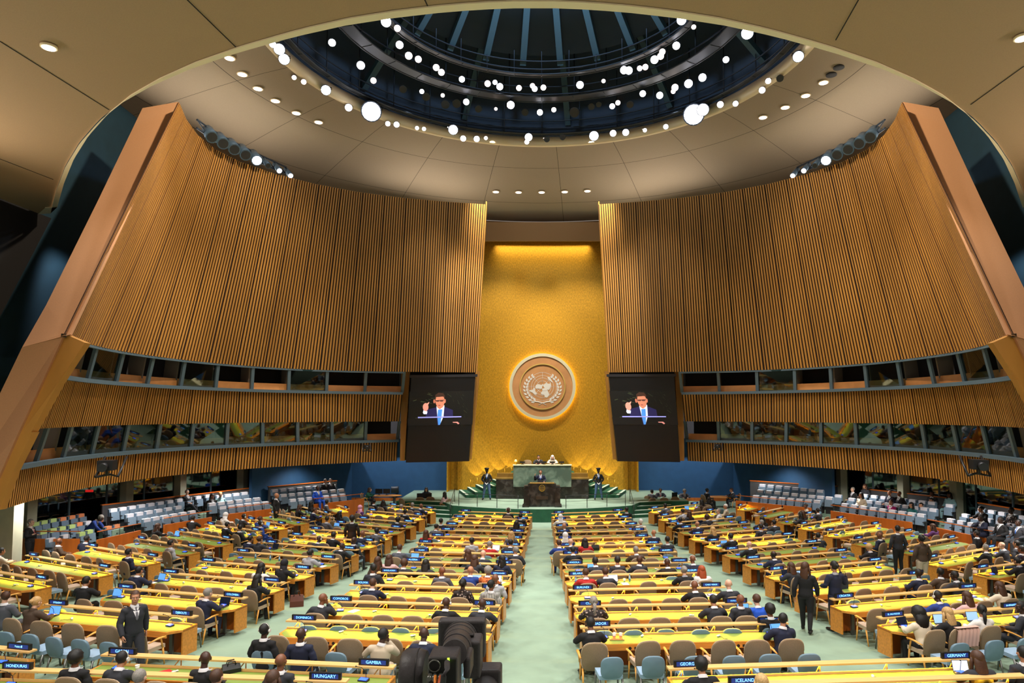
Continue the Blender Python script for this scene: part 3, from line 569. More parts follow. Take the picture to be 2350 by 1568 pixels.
# pose: hip, chest, neck, head, shoulders, elbows, wrists, hand dirs, knees, ankles
def pose(hip, neck, head, elb, wri, kne, ank, yaw=0, nod=0, hd=None, curl=0, toe=None, sw=.185, up=0):
    return dict(hip=hip, neck=neck, head=head, elb=elb, wri=wri, kne=kne, ank=ank, yaw=yaw, nod=nod, hd=hd, curl=curl, toe=toe, sw=sw)
POSES = {
 'sit': pose((0, -.05, .50), (0, -.09, 1.06), (0, -.06, 1.235), [(-.27, -.10, .74), (.27, -.10, .74)], [(-.20, .14, .66), (.20, .14, .66)], [(-.13, .38, .50), (.13, .38, .50)], [(-.13, .42, .09), (.13, .42, .09)], hd=[(.25, 1, -.15), (-.25, 1, -.15)]),
 'sit2': pose((0, -.05, .50), (.02, -.11, 1.05), (.03, -.08, 1.225), [(-.28, -.06, .72), (.26, -.14, .74)], [(-.06, .16, .64), (.14, .12, .70)], [(-.13, .38, .50), (.10, .36, .58)], [(-.14, .44, .09), (.02, .62, .30)], yaw=-.5, hd=[(.9, .6, -.1), (-.5, .9, 0)]),
 'desk': pose((0, -.05, .50), (0, .06, 1.02), (0, .13, 1.18), [(-.30, .16, .80), (.30, .16, .80)], [(-.16, .40, .80), (.16, .40, .80)], [(-.13, .38, .50), (.13, .38, .50)], [(-.13, .36, .09), (.13, .34, .09)], nod=-.16, hd=[(.35, 1, -.05), (-.35, 1, -.05)]),
 'desk2': pose((0, -.05, .50), (.02, .03, 1.04), (.05, .08, 1.205), [(-.31, .10, .80), (.29, .20, .80)], [(-.14, .36, .80), (.13, .18, 1.04)], [(-.13, .38, .50), (.13, .38, .50)], [(-.13, .36, .09), (.16, .30, .09)], yaw=-.45, nod=-.1, hd=[(.5, 1, -.05), (-.2, -.1, 1)], curl=1),
 'turn': pose((0, -.05, .50), (0, -.04, 1.05), (-.01, .0, 1.225), [(-.28, .02, .76), (.28, .02, .76)], [(-.14, .26, .72), (.14, .26, .72)], [(-.13, .38, .50), (.13, .38, .50)], [(-.15, .40, .09), (.13, .36, .09)], yaw=.8, hd=[(.4, 1, 0), (-.4, 1, 0)]),
 'stand': pose((0, 0, .93), (0, -.01, 1.46), (0, .02, 1.635), [(-.27, -.03, 1.14), (.27, -.03, 1.14)], [(-.27, .08, .90), (.27, .08, .90)], [(-.10, .02, .50), (.10, .03, .50)], [(-.11, 0, .09), (.11, 0, .09)], hd=[(0, .2, -1), (0, .2, -1)], curl=1),
 'walk': pose((0, 0, .92), (0, .02, 1.45), (0, .05, 1.62), [(-.27, -.08, 1.13), (.27, .02, 1.13)], [(-.28, -.06, .88), (.27, .18, .92)], [(-.10, .16, .50), (.10, -.02, .50)], [(-.10, .24, .09), (.10, -.28, .13)], yaw=-.35, hd=[(0, .1, -1), (0, .4, -1)], curl=1),
 'guard': pose((0, 0, .95), (0, -.01, 1.50), (0, .02, 1.68), [(-.29, -.02, 1.18), (.29, -.02, 1.18)], [(-.10, .17, 1.0), (.10, .17, 1.0)], [(-.15, .02, .50), (.15, .02, .50)], [(-.21, 0, .09), (.21, 0, .09)], hd=[(.7, .3, -.5), (-.7, .3, -.5)], curl=1),
 'speak': pose((0, 0, .93), (0, .0, 1.46), (0, .04, 1.635), [(-.29, .02, 1.16), (.32, .02, 1.18)], [(-.22, .26, 1.10), (.33, .22, 1.42)], [(-.10, .02, .50), (.10, .03, .50)], [(-.11, 0, .09), (.11, 0, .09)], hd=[(.3, 1, -.1), (-.1, .1, 1)], curl=1),
 'bend': pose((0, -.08, .90), (0, .26, 1.30), (0, .40, 1.40), [(-.25, .34, 1.06), (.25, .34, 1.06)], [(-.2, .50, .88), (.2, .50, .88)], [(-.10, .02, .50), (.10, .04, .50)], [(-.11, -.03, .09), (.11, -.03, .09)], nod=-.7, hd=[(.1, .8, -.6), (-.1, .8, -.6)]),
 'arms': pose((0, 0, .93), (0, -.01, 1.46), (0, .02, 1.635), [(-.28, .02, 1.14), (.28, .02, 1.14)], [(.02, .20, 1.20), (-.02, .22, 1.14)], [(-.10, .02, .50), (.10, .03, .50)], [(-.13, 0, .09), (.13, 0, .09)], hd=[(1, .1, .1), (-1, .1, .1)], curl=1),
}
def make_pose(nm):
    P = POSES[nm]; hip, neck, head = Vector(P['hip']), Vector(P['neck']), Vector(P['head']); m = MB(); S_ = []
    def seg(pts, rs, lab, ell=None, n=12, up=None):
        m.tube(pts, rs, n, ell=ell, up=up)
        pts = [Vector(p) for p in pts]
        for i in range(len(pts) - 1):
            for k in range(6): f = k / 5; S_.append((*pts[i].lerp(pts[i + 1], f), rs[i] + (rs[i + 1] - rs[i]) * f, lab))
    up_ = (neck - hip).normalized(); X = Vector((1, 0, 0)); FR_ = X.cross(up_).normalized() * -1; FR_ = up_.cross(X) if up_.cross(X).y > 0 else X.cross(up_)
    L = (neck - hip).length
    def T(k, f=0): return hip + up_ * L * k + FR_ * f
    seg([T(-.12), T(.05), T(.35, .015), T(.62, .015), T(.8), T(.9)], [.15, .172, .150, .178, .17, .10], 'torso', ell=[.75, .74, .74, .70, .62, .62], n=18, up=FR_)
    seg([T(.84), T(1.02), T(1.02).lerp(head, .55), head + Vector((0, -.02, -.03))], [.075, .058, .054, .05], 'neck')
    wr = []
    for i, s in enumerate((-1, 1)):
        sh = T(.86) + X * s * P['sw']; e, w_ = Vector(P['elb'][i]), Vector(P['wri'][i])
        seg([T(.82) + X * s * .10, sh + Vector((0, 0, -.01)), sh.lerp(e, .5), e], [.075, .064, .054, .046], 'arm'); seg([e, e.lerp(w_, .5), w_], [.046, .041, .029], 'arm')
        k, a = Vector(P['kne'][i]), Vector(P['ank'][i]); h = hip + Vector((s * .095, 0, -.02))
        seg([h, h.lerp(k, .5), k], [.105, .088, .064], 'leg'); seg([k, k.lerp(a, .45), a], [.062, .056, .040], 'leg')
        fd = Vector((s * .12, 1, 0)).normalized() if (k - a).length and abs((k - a).normalized().z) > .6 else Vector((0, .7, .5)).normalized()
        hl = a + Vector((0, -.03, -.05)); seg([hl, hl + fd * .12 + Vector((0, 0, .0)), hl + fd * .24 + Vector((0, 0, -.012))], [.04, .042, .028], 'foot', ell=[.9, .8, .7])
        wr.append((w_, (w_ - e).normalized(), s, i))
    v, f = remesh(m, .0165, 2); V = [v]; Fs = list(f)
    Rh = Matrix.Rotation(P['yaw'], 3, 'Z') @ Matrix.Rotation(P['nod'], 3, 'X')
    lab = []
    A = np.array([s[:4] for s in S_]); LB = [s[4] for s in S_]
    cen = np.array([v[list(q)].mean(0) for q in f])
    for i in range(0, len(cen), 2000):
        d = np.linalg.norm(cen[i:i + 2000, None, :] - A[None, :, :3], axis=2) - A[None, :, 3]; lab += [LB[j] for j in d.argmin(1)]
    nn = len(v); hv = (np.array(Rh) @ HEAD[0].T).T + np.array(head); V.append(hv); Fs += [tuple(i + nn for i in q) for q in HEAD[1]]; lab += ['head'] * len(HEAD[1]); nn += len(hv)
    for w_, dr, s, i in wr:
        H = HANDC if P['curl'] and (nm != 'desk2' or i == 1) else HANDO; y = Vector(P['hd'][i]) if P['hd'] else dr
        pz = Vector((0, 0, 1)) if abs(y.normalized().z) < .8 else Vector((s * 1.0, 0, 0))
        R = basis(y, pz); hv = H[0].copy()
        if s > 0: hv[:, 0] *= -1
        hv = (np.array(R) @ hv.T).T + np.array(w_ + Vector(y).normalized() * .015); V.append(hv)
        Fs += [tuple(k + nn for k in (q if s < 0 else q[::-1])) for q in H[1]]; lab += ['hand'] * len(H[1]); nn += len(hv)
    V = np.concatenate(V); nb = len(Fs)
    me = bpy.data.meshes.new('person_body'); me.from_pydata(V.tolist(), [], Fs); me.polygons.foreach_set('use_smooth', [True] * nb); me.update()
    nv = np.empty(len(V) * 3); me.vertices.foreach_get('normal', nv); nv = nv.reshape(-1, 3)
    # faces of the skin mesh offset outward make the clothes
    hip_a, up_a, fr_a = np.array(hip), np.array(up_), np.array(FR_)
    def cloth(name, sel, off, thick=True):
        ids = sorted({i for k in sel for i in Fs[k]}); mp = {a: b for b, a in enumerate(ids)}
        co = V[ids] + nv[ids] * off; c = bpy.data.meshes.new(name); c.from_pydata(co.tolist(), [], [tuple(mp[i] for i in Fs[k]) for k in sel]); c.polygons.foreach_set('use_smooth', [True] * len(sel)); c.update(); c.materials.append(BLACK); return c
    C_ = np.array([V[list(q)].mean(0) for q in Fs]); T_ = (C_ - hip_a) @ up_a / L; X_ = C_[:, 0] - hip_a[0]; Fr = (C_ - hip_a) @ fr_a
    jac, tro, sho, shi, tie, col_ = [], [], [], [], [], []
    for k, l in enumerate(lab):
        if l in ('torso', 'neck') and T_[k] > .95:
            if T_[k] < .985: jac.append(k)
            elif T_[k] < 1.055: col_.append(k)
        elif l == 'torso':
            tr = T_[k]
            vee = Fr[k] > .04 and tr > .42 and abs(X_[k] - (V[0][0] * 0)) < .075 * (tr - .42) / .5 + .006
            if tr < -.02 and l == 'torso': tro.append(k)
            else: jac.append(k)
        elif l == 'arm': jac.append(k)
        elif l == 'leg': tro.append(k)
        elif l == 'foot': sho.append(k)
        elif l == 'neck':
            jac.append(k)
    from mathutils.bvhtree import BVHTree
    bt = BVHTree.FromPolygons([Vector(p) for p in V[:len(v)]], [q for q in Fs[:len(f)]])
    def patch(name, rows, off):
        m_ = MB(); g = []
        for k_, hw in rows:
            r_ = []
            for i in range(7):
                x = -hw + 2 * hw * i / 6; o_ = hip + up_ * L * k_ + X * x + FR_ * .6; hit = bt.ray_cast(o_, -FR_)
                r_.append((hit[0] if hit[0] is not None else o_ - FR_ * .5) + FR_ * off)
            g.append(r_)
        m_.grid(g); return m_.mesh(name, BLACK)
    shv = patch('shirt', [(.50 + .48 * i / 12, .004 + .078 * i / 12) for i in range(13)], .028)
    tiv = patch('tie', [(.50, .004), (.54, .022), (.6, .028), (.75, .024), (.9, .017), (.94, .014), (.945, .022), (.98, .02)], .034)
    cm = MB(); ax = (head + Vector((0, -.02, -.05)) - T(.96)).normalized(); c0 = T(.95)
    cm.tube([c0, c0 + ax * .02, c0 + ax * .058, c0 + ax * .060], [.088, .084, .071, .060], 20, ell=[1] * 4, caps=False); colm = cm.mesh('collar', BLACK)
    R4 = Matrix.Translation(head) @ Rh.to_4x4() @ Matrix.Scale(1.13, 4); R4L = Matrix.Translation(head) @ (Matrix.Rotation(P['yaw'], 3, 'Z') @ Matrix.Rotation(P['nod'] * .25, 3, 'X')).to_4x4() @ Matrix.Scale(1.13, 4)
    me.materials.append(BLACK)
    return dict(body=me, jacket=cloth('jacket', jac, .020), trousers=cloth('trousers', tro, .012), shoes=cloth('shoes', sho, .010), shirt=shv, collar=colm, tie=tiv, head=R4, headl=R4L, gloves=cloth('gloves', [k for k, l in enumerate(lab) if l == 'hand'], .004) if nm == 'guard' else None)
PM = {}
def PO(nm):
    if nm not in PM: PM[nm] = make_pose(nm)
    return PM[nm]
# hair, in head space
def hair_mesh(style):
    m = MB(); R_ = random.Random(5)
    def cap(rx, ry, rz_, cz=.034, cy=-.018, front=.045, zf=.052, zb=-.075, noise=0):
        n = 22; h = 14; vs = []
        for i in range(h + 1):
            t = PI * i / h
            for k in range(n):
                a = 2 * PI * k / n; q = 1 + (R_.uniform(-noise, noise) if noise else 0); vs.append((rx * math.sin(t) * math.cos(a) * q, cy + ry * math.sin(t) * math.sin(a) * q, cz + rz_ * math.cos(t) * q))
        fs = []
        for i in range(h):
            for k in range(n):
                q = (i * n + k, (i + 1) * n + k, (i + 1) * n + (k + 1) % n, i * n + (k + 1) % n); c = [sum(vs[j][d] for j in q) / 4 for d in range(3)]
                if c[1] > front and c[2] < zf: continue
                if c[1] > -.01 and c[2] < -.005 and style in 'sgr': continue
                if c[2] < zb: continue
                fs.append(q)
        m.add(vs, fs, 0, True)
    if style == 's': cap(.083, .104, .101, front=.036, zf=.082)
    elif style == 'r':                                                  # balding: a low band round the back and sides
        cap(.081, .101, .094); m.f = [q for q in m.f if sum(m.v[j][2] for j in q) / 4 < .05]; m.m = m.m[:len(m.f)]; m.sm = m.sm[:len(m.f)]
    elif style == 'l':
        cap(.092, .112, .108, zb=-.12); m.tube([(0, -.055, .06), (0, -.07, -.05), (0, -.085, -.16), (0, -.095, -.25), (0, -.09, -.30)], [.078, .092, .096, .088, .04], 14, ell=[.7, .55, .5, .42, .4], up=(0, 1, 0))
        for s in (-1, 1): m.tube([(s * .075, -.01, .03), (s * .092, .0, -.06), (s * .10, .01, -.17), (s * .09, .0, -.24)], [.025, .03, .03, .012], 8)
    elif style == 'p':
        cap(.085, .106, .103); m.tube([(0, -.11, .03), (0, -.155, -.02), (0, -.15, -.14), (0, -.13, -.30)], [.026, .036, .034, .012], 10)
    elif style == 'u':
        cap(.085, .106, .103); m.ball((0, -.125, .035), (.045, .04, .045), 12)
    elif style == 'c': 
        cap(.125, .14, .135, front=.06, zf=.045, zb=-.1, noise=.09); m.tube([(0, -.06, .02), (0, -.09, -.12), (0, -.1, -.27)], [.11, .145, .10], 12, ell=[.8, .6, .55], up=(0, 1, 0))
    elif style == 'w': cap(.10, .118, .115, noise=.07, zb=-.09)
    elif style == 'h':
        n = 22; cap(.096, .118, .116, front=.062, zf=.062, zb=-.2); m.tube([(0, -.02, -.04), (0, -.02, -.13), (0, -.01, -.22), (0, -.01, -.28)], [.092, .098, .15, .19], 16, ell=[1.1, .9, .75, .62], up=(0, 1, 0))
    elif style == 'k':                                                  # peaked uniform cap
        m.tube([(0, -.01, .06), (0, -.01, .095)], [.094, .097], 20, ell=[1.15, 1.15]); m.tube([(0, -.01, .095), (0, -.005, .135), (0, -.01, .15)], [.097, .135, .12], 20, ell=[1.15, 1.1, 1.1])
        m.prism([(-.085, .06, .062), (-.05, .135, .045), (0, .155, .04), (.05, .135, .045), (.085, .06, .062)], (0, 0, .008))
    me = m.mesh('hair', BLACK); return me
HM = {}
def head_gear(style):
    if style not in HM: HM[style] = hair_mesh(style)
    return HM[style]
def headphones():
    m = MB(); m.tube([(.088 * math.cos(a), -.005, .03 + .1 * math.sin(a)) for a in [PI * k / 10 for k in range(11)]], .007, 5)
    for s in (-1, 1): m.tube([(s * .08, -.005, .0), (s * .105, -.005, .0)], .032, 10)
    return m.mesh('headset', WHITEP)
HP = headphones()
m = MB()
for s in (-1, 1): m.ball((s * .031, .071, .010), (.0125, .0115, .0075), 8, 0); m.ball((s * .031, .0795, .010), (.0055, .0055, .0055), 6, 1)
for s in (-1, 1): m.tube([(s * .016, .0865, .032), (s * .034, .083, .037), (s * .05, .071, .032)], .0042, 5, 1)
m.tube([(-.02, .093, -.061), (0, .1, -.060), (.02, .093, -.061)], .0055, 5, 2)
EY = m.mesh('eyes', [mat('eye_white', (225, 220, 212), .3), mat('eye_dark', (24, 16, 14), .4), mat('lip', (140, 76, 66), .5)])
SKIN = {1: mat('skin_deep', (66, 40, 30), .5), 2: mat('skin_brown', (122, 76, 52), .5), 3: mat('skin_tan', (186, 132, 100), .5), 4: mat('skin_light', (224, 176, 150), .5)}
HC = {'k': ('black', (18, 15, 15)), 'b': ('brown', (72, 44, 28)), 'g': ('grey', (138, 132, 126)), 'o': ('blond', (196, 158, 104)), 'r': ('red', (160, 70, 26)), 'w': ('white', (228, 224, 222)), 'i': ('pink', (222, 158, 186))}
TC = {'black': (20, 20, 24), 'navy': (26, 32, 58), 'grey': (84, 86, 96), 'pale grey': (168, 168, 176), 'brown': (74, 58, 46), 'beige': (196, 180, 158), 'white': (230, 226, 222), 'cream': (226, 212, 190), 'red': (180, 34, 30), 'blue': (34, 62, 140), 'bright blue': (30, 84, 200), 'teal': (22, 92, 92), 'pale blue': (160, 206, 214), 'magenta': (160, 26, 100), 'purple': (92, 50, 110), 'orange': (206, 110, 50), 'green': (30, 90, 70), 'pink': (214, 176, 176), 'charcoal': (44, 46, 54)}
HN = {'s': 'short', 'r': 'receding', 'l': 'long', 'p': 'ponytailed', 'u': 'bunned', 'c': 'curly', 'w': 'wavy'}
def stripes():
    m = mat('striped_cloth', (20, 20, 22), .8); nt = m.node_tree; wv = nt.nodes.new('ShaderNodeTexWave'); tc = nt.nodes.new('ShaderNodeTexCoord'); wv.inputs['Scale'].default_value = 14; rp = nt.nodes.new('ShaderNodeValToRGB'); rp.color_ramp.interpolation = 'CONSTANT'
    rp.color_ramp.elements[0].color = (.01, .01, .012, 1); rp.color_ramp.elements[1].position = .55; rp.color_ramp.elements[1].color = (.7, .68, .65, 1)
    nt.links.new(tc.outputs['Object'], wv.inputs['Vector']); nt.links.new(wv.outputs['Fac'], rp.inputs[0]); nt.links.new(rp.outputs[0], nt.nodes['Principled BSDF'].inputs['Base Color']); return m
def pattern(name, base, sp):
    m = mat(name, base, .8, var=.0); nt = m.node_tree; v = nt.nodes.new('ShaderNodeTexVoronoi'); tc = nt.nodes.new('ShaderNodeTexCoord'); v.inputs['Scale'].default_value = 16; rp = nt.nodes.new('ShaderNodeValToRGB'); rp.color_ramp.interpolation = 'CONSTANT'
    rp.color_ramp.elements[0].color = (*lin(sp), 1); rp.color_ramp.elements[1].position = .33; rp.color_ramp.elements[1].color = (*lin(base), 1)
    nt.links.new(tc.outputs['Object'], v.inputs['Vector']); nt.links.new(v.outputs['Distance'], rp.inputs[0]); nt.links.new(rp.outputs[0], nt.nodes['Principled BSDF'].inputs['Base Color']); return m
SPEC = {'striped': stripes(), 'orange patterned': pattern('orange_print', (206, 110, 50), (120, 40, 30)), 'dark floral': pattern('floral_print', (34, 24, 22), (170, 150, 140))}
def cmat(c): return SPEC[c] if c in SPEC else mat('cloth_' + c.replace(' ', '_'), TC[c], .85)
def om(o, m): o.material_slots[0].link = 'OBJECT'; o.material_slots[0].material = m
SHOE = mat('shoe_leather', (22, 18, 18), .4); SHIRTW = mat('shirt_white', (232, 232, 238), .8)
TIES = [mat('tie_' + n, c, .6) for n, c in (('blue', (40, 90, 170)), ('red', (150, 40, 40)), ('dark', (30, 30, 44)), ('grey', (110, 110, 120)))]
def person(loc, rz, ps, hair, skin, top, label, trousers=None, shirt=None, tie=None, phones=False, scale=1.0, group=None):
    P = PO(ps); t = root('person', loc, rz, label, 'person', group); t.scale = (1.11 * scale, 1.07 * scale, 1.03 * scale) if ps in ('sit', 'sit2', 'desk', 'desk2', 'turn') else (scale * 1.09,) * 3
    b = link('body', P['body'], t); om(b, SKIN[skin])
    woman = hair[0] in 'lpuch'
    j = link('jacket' if not woman else 'top', P['jacket'], t); om(j, cmat(top))
    tr = link('trousers', P['trousers'], t); om(tr, cmat(trousers or (top if top in ('black', 'navy', 'grey', 'charcoal', 'brown', 'beige', 'blue') else 'black')))
    sh = link('shoes', P['shoes'], t); om(sh, SHOE)
    si = link('shirt', P['shirt'], t); om(si, cmat(shirt) if shirt else (SHIRTW if not woman else cmat(top if top not in ('black', 'navy') else 'pale grey')))
    if not woman: ti = link('tie', P['tie'], t); om(ti, TIES[tie] if tie is not None else random.choice(TIES))
    if not woman or True: co = link('collar', P['collar'], t); om(co, si.material_slots[0].material)
    e = link('eyes', EY, t); e.matrix_local = P['head']
    if hair[0] != 'B':
        h = link('hair' if hair[0] not in 'hk' or hair == 'k' else 'headscarf', head_gear(hair[0]), t); h.matrix_local = P['head']
        if hair[0] == 'h': om(h, mat('scarf_' + hair[1], {'w': (236, 234, 236), 'k': (26, 24, 34), 'i': (222, 158, 186)}[hair[1]], .8))
        elif hair[0] == 'k': h.name = 'cap'; om(h, mat('cap_cloth', (24, 24, 34), .6))
        else: om(h, mat('hair_' + HC[hair[1]][0], HC[hair[1]][1], .6, var=.3, scale=60))
    if phones: g = link('headset', HP, t); g.matrix_local = P['head']
    return t
def hairword(h):
    if h[0] == 'B': return 'bald'
    if h[0] == 'h': return {'w': 'white', 'k': 'black', 'i': 'pink'}[h[1]] + '-scarfed'
    return HN[h[0]] + '-' + HC[h[1]][0] + '-haired'
def handed(h): return {'s': 'with short %s hair', 'r': 'with receding %s hair', 'l': 'with long %s hair', 'p': 'with %s ponytail', 'u': 'with %s bun', 'c': 'with curly %s hair', 'w': 'with wavy %s hair'}.get(h[0], '%s')
def describe(h):
    if h[0] == 'B': return 'bald person'
    if h[0] == 'h': return 'person in %s headscarf and' % {'w': 'white', 'k': 'black', 'i': 'pink'}[h[1]]
    return 'person ' + handed(h) % HC[h[1]][0]
# seated delegates: head pixel, pose, hair, skin, top
PEOPLE = """32 1265 desk sk 3 cream|164 1241 turn B 2 brown|194 1241 desk sk 2 navy|282 1273 sit sk 3 navy|191 1340 desk sk 3 black|319 1314 desk sk 3 navy|367 1210 desk lb 4 black|440 1193 desk sk 3 black|378 1252 sit sk 3 pale grey|529 1206 desk sk 3 black|546 1214 turn sk 3 black|515 1185 desk hw 3 white|560 1188 desk sk 2 charcoal h|602 1193 desk sb 2 blue|604 1203 sit sk 2 blue h|574 1240 desk sk 3 navy|618 1237 desk ub 4 charcoal|600 1306 desk lk 3 white|662 1295 desk hk 2 black|587 1334 desk lk 3 black|476 1366 desk sg 4 navy|87 1386 desk uo 4 brown|13 1373 turn sb 4 grey|156 1523 sit wk 2 black|263 1526 desk sk 3 charcoal h|320 1562 desk sg 4 charcoal|472 1517 turn B 1 black|496 1562 desk sb 4 charcoal|607 1452 sit sk 1 black h|693 1459 sit B 1 navy|650 1520 sit B 2 charcoal|629 1562 sit lb 4 charcoal|872 1466 desk2 sk 1 beige|968 1467 desk B 1 navy|1018 1394 desk B 1 black h|1106 1391 desk B 1 charcoal|1125 1345 sit2 sk 2 striped|737 1379 desk2 B 2 charcoal|856 1343 desk sb 4 navy|857 1307 turn sk 2 charcoal|1009.5 1318 turn B 2 grey|1083 1311 desk B 3 blue|1120 1314 desk wg 2 orange_patterned|1137 1331 sit B 2 pale grey|1066 1340 sit uk 1 dark_floral|1074 1272 turn lb 4 black|1094 1283 desk lb 3 charcoal|1108 1275 desk B 4 charcoal|1157 1282 turn lk 3 navy|1184 1265 turn sg 3 charcoal|1083 1244 sit sk 2 pale grey|1125 1252 desk sg 4 red|1172 1249 desk sk 3 charcoal|1182 1223 sit lo 4 grey|1182 1207 sit lk 3 black|1195 1186 sit sk 3 black|1165 1174 sit B 1 black h|1015 1197 sit sk 3 black|1002 1211 desk sk 3 grey|977 1227 sit lb 3 red|928 1255 desk sb 4 grey|973 1300 desk lk 3 charcoal|925 1298 desk wb 3 charcoal|891 1287 desk lb 4 pink|868 1290 sit lb 3 brown|939 1162 turn sg 3 charcoal|921 1165 desk sg 3 grey|960 1164 desk B 2 navy|913 1195 desk wk 1 black|930 1176 turn sk 2 black|768.5 1153 turn sk 3 grey|714 1158 turn lk 3 black|819 1169 sit hi 3 purple|795 1179 sit lk 2 black|752 1193 turn sk 3 grey|722 1173 desk sb 3 navy|688 1166 desk lb 3 black|768 1231 desk sk 3 black|732 1240 desk B 1 charcoal h|829 1229 desk B 2 navy|812 1243 sit B 1 charcoal|865 1221 desk sk 1 grey|775 1259 desk B 1 black|721 1271 desk uk 3 pale grey|858 1153 turn sk 3 black|878 1155 turn lk 3 charcoal|1436 1171 sit sk 3 black|1286 1189 desk hw 3 white|1295 1210 desk B 3 navy|1470 1200 sit sw 3 cream|1497 1224 sit B 3 navy|1525 1238 sit sk 3 charcoal|1300 1235 sit hw 3 white|1304 1242 desk B 4 navy|1305 1250 desk sb 4 blue|1341 1245 desk lk 3 red|1311 1262 desk sk 3 black|1460 1266 desk sg 3 brown|1368 1293 desk sk 2 charcoal|1417 1289 sit sk 3 charcoal|1470 1293 desk2 sb 2 charcoal|1530 1294 desk B 1 black h|1347 1322 desk sb 4 red|1389 1317 desk sb 4 charcoal|1528 1163 desk sk 2 grey|1550 1173 desk sk 3 pale grey|1579 1180 sit lb 3 charcoal|1567 1198 desk sk 3 black|1593 1204 desk B 3 navy|1621 1189 desk wb 2 charcoal|1624 1216 desk lo 4 black|1650 1175 turn sg 4 white|1657 1163 turn sw 3 beige|1610 1154 desk lk 3 brown|1671 1233 desk sk 3 black|1702 1249 desk B 4 black|1737 1192 desk lk 3 black|1748 1202 desk sg 4 grey|1731 1208 sit sk 3 charcoal|1784 1204 desk sk 3 charcoal|1775 1277 desk sr_ 1 navy|1826 1178 desk lb 3 black|1838 1184 desk lk 3 charcoal|1871 1174 desk2 sk 3 charcoal|1849 1163 turn uk 2 beige|1880 1234 desk sk 3 charcoal|1966 1254 desk wo 4 black|2028 1233 sit B 2 navy|2139 1211 desk lb 3 purple|2229 1226 sit sk 2 black|2260 1261 desk2 sg 4 black|2298 1255 desk B 4 charcoal|2333 1251 sit sk 3 charcoal|2344 1264 sit sk 2 navy|2318 1289 desk uk 3 black|2299 1352 desk lb 4 cream|2118 1324 desk2 sk 1 navy|2174 1322 desk2 sk 1 brown|2190 1325 desk sk 1 charcoal|2149 1372 desk sk 1 blue h|2221 1375 desk lb 3 pink|2108 1413 desk ck 3 cream|2192 1418 desk lo 4 black|2255 1409 desk2 pk 3 white|2343 1397 turn sk 1 charcoal|1825 1307 desk lb 3 charcoal|1592 1289 desk B 2 navy h|1573 1315 desk ug 4 black|1615 1315 desk lr 4 white|1595 1349 desk B 2 black h|1672 1345 desk B 4 charcoal|1678 1367 sit B 2 charcoal|1636 1381 desk sk 3 charcoal|1737 1381 desk sb 4 bright_blue|1768 1405 sit wk 2 black|1787 1424 desk2 sk 3 navy|1359 1380 desk pg 3 dark_floral|1356 1436 desk sk 2 black|1610 1533 desk wk 3 black|1738 1566 desk lo 4 black|2242 1518 desk lb 3 charcoal|2343 1503 sit sk 3 charcoal"""
QP = []
for i, ln in enumerate(PEOPLE.split('|')):
    f = ln.split(); px, py = float(f[0]), float(f[1]); ps, hr, sk, tp = f[2], f[3].replace('sr_', 'rk'), int(f[4]), ' '.join(f[5:]).replace('_', ' ')
    ph = tp.endswith(' h'); tp = tp[:-2] if ph else tp; hh = {'desk': 1.18, 'desk2': 1.2}.get(ps, 1.23)
    p = onf(px, py, hh); p.z = 0; nb = nearest(p)
    if nb:
        _, D, x, y = nb; hy = {'desk': .13, 'desk2': .08, 'turn': 0}.get(ps, -.07)
        yy = max(-.78, min(-.52, y - hy)) if y - hy > -1.12 else max(-1.58, min(-1.30, y - hy))
        second = yy < -1.1; lst = D['taken2' if second else 'taken']; 
        for q in lst:
            if abs(q - x) < .5: x = q + (.52 if x > q else -.52)
        lst.append(x); loc = D['o'] + D['t'] * x + D['n'] * yy; rz = D['rz'] + random.uniform(-.08, .08) + (.5 if ps == 'turn' and px > 1252 else -.1 if ps == 'turn' else 0)
        row = D['row']
        loc.z = fl(loc.y)
    else: loc = Vector((p.x, p.y, fl(p.y))); rz = 0; row = ''; D = None; print('NOROW', ln, [round(v, 1) for v in p])
    QP.append([row, (loc.dot(D['t']) if D else loc.x), loc, rz, ps, hr, sk, tp, ph])
QP.sort(key=lambda q: (q[0], q[1])); cnt = {}
for row, _, loc, rz, ps, hr, sk, tp, ph in QP:
    k = cnt[row] = cnt.get(row, 0) + 1
    person(loc, rz, ps, hr, sk, tp, '%s person in %s, %s seated from left, %s' % (hairword(hr), tp, ORD[k - 1], row), phones=ph)
# the chairs: one under everyone seated, the free ones evenly between
def fill(D, key, sp, y, proto, word, lab):
    n = max(1, int(round((D['L'] - .3) / sp))); h = D['L'] / 2; xs = [(x, True) for x in D[key]]
    rr = random.Random(D['ri'] * 17 + len(D['row']))
    for i in range(n):
        x = -h + .42 + (D['L'] - .84) * i / max(1, n - 1) + rr.uniform(-.05, .05)
        if all(abs(x - q) > .5 for q, _ in xs): xs.append((x, False))
    xs.sort()
    for i, (x, occ) in enumerate(xs):
        yy = y + (0 if occ else rr.uniform(-.06, .05)); p = D['o'] + D['t'] * x + D['n'] * yy; p.z = fl(p.y)
        if word == 'tan':
            chairs.append((p, D['rz'] + (0 if occ else rr.uniform(-.16, .16)), '%stan chair%s, %s from left, %s' % ('' if occ else 'empty ', ' someone sits on' if occ else '', ORD[i], D['row'])))
        else:
            put(proto, p, D['rz'] + rr.uniform(-.06, .06), '%s, %s from left, %s' % (lab, ORD[i], D['row']), 'blue adviser chairs behind the tan ones', 'chair')
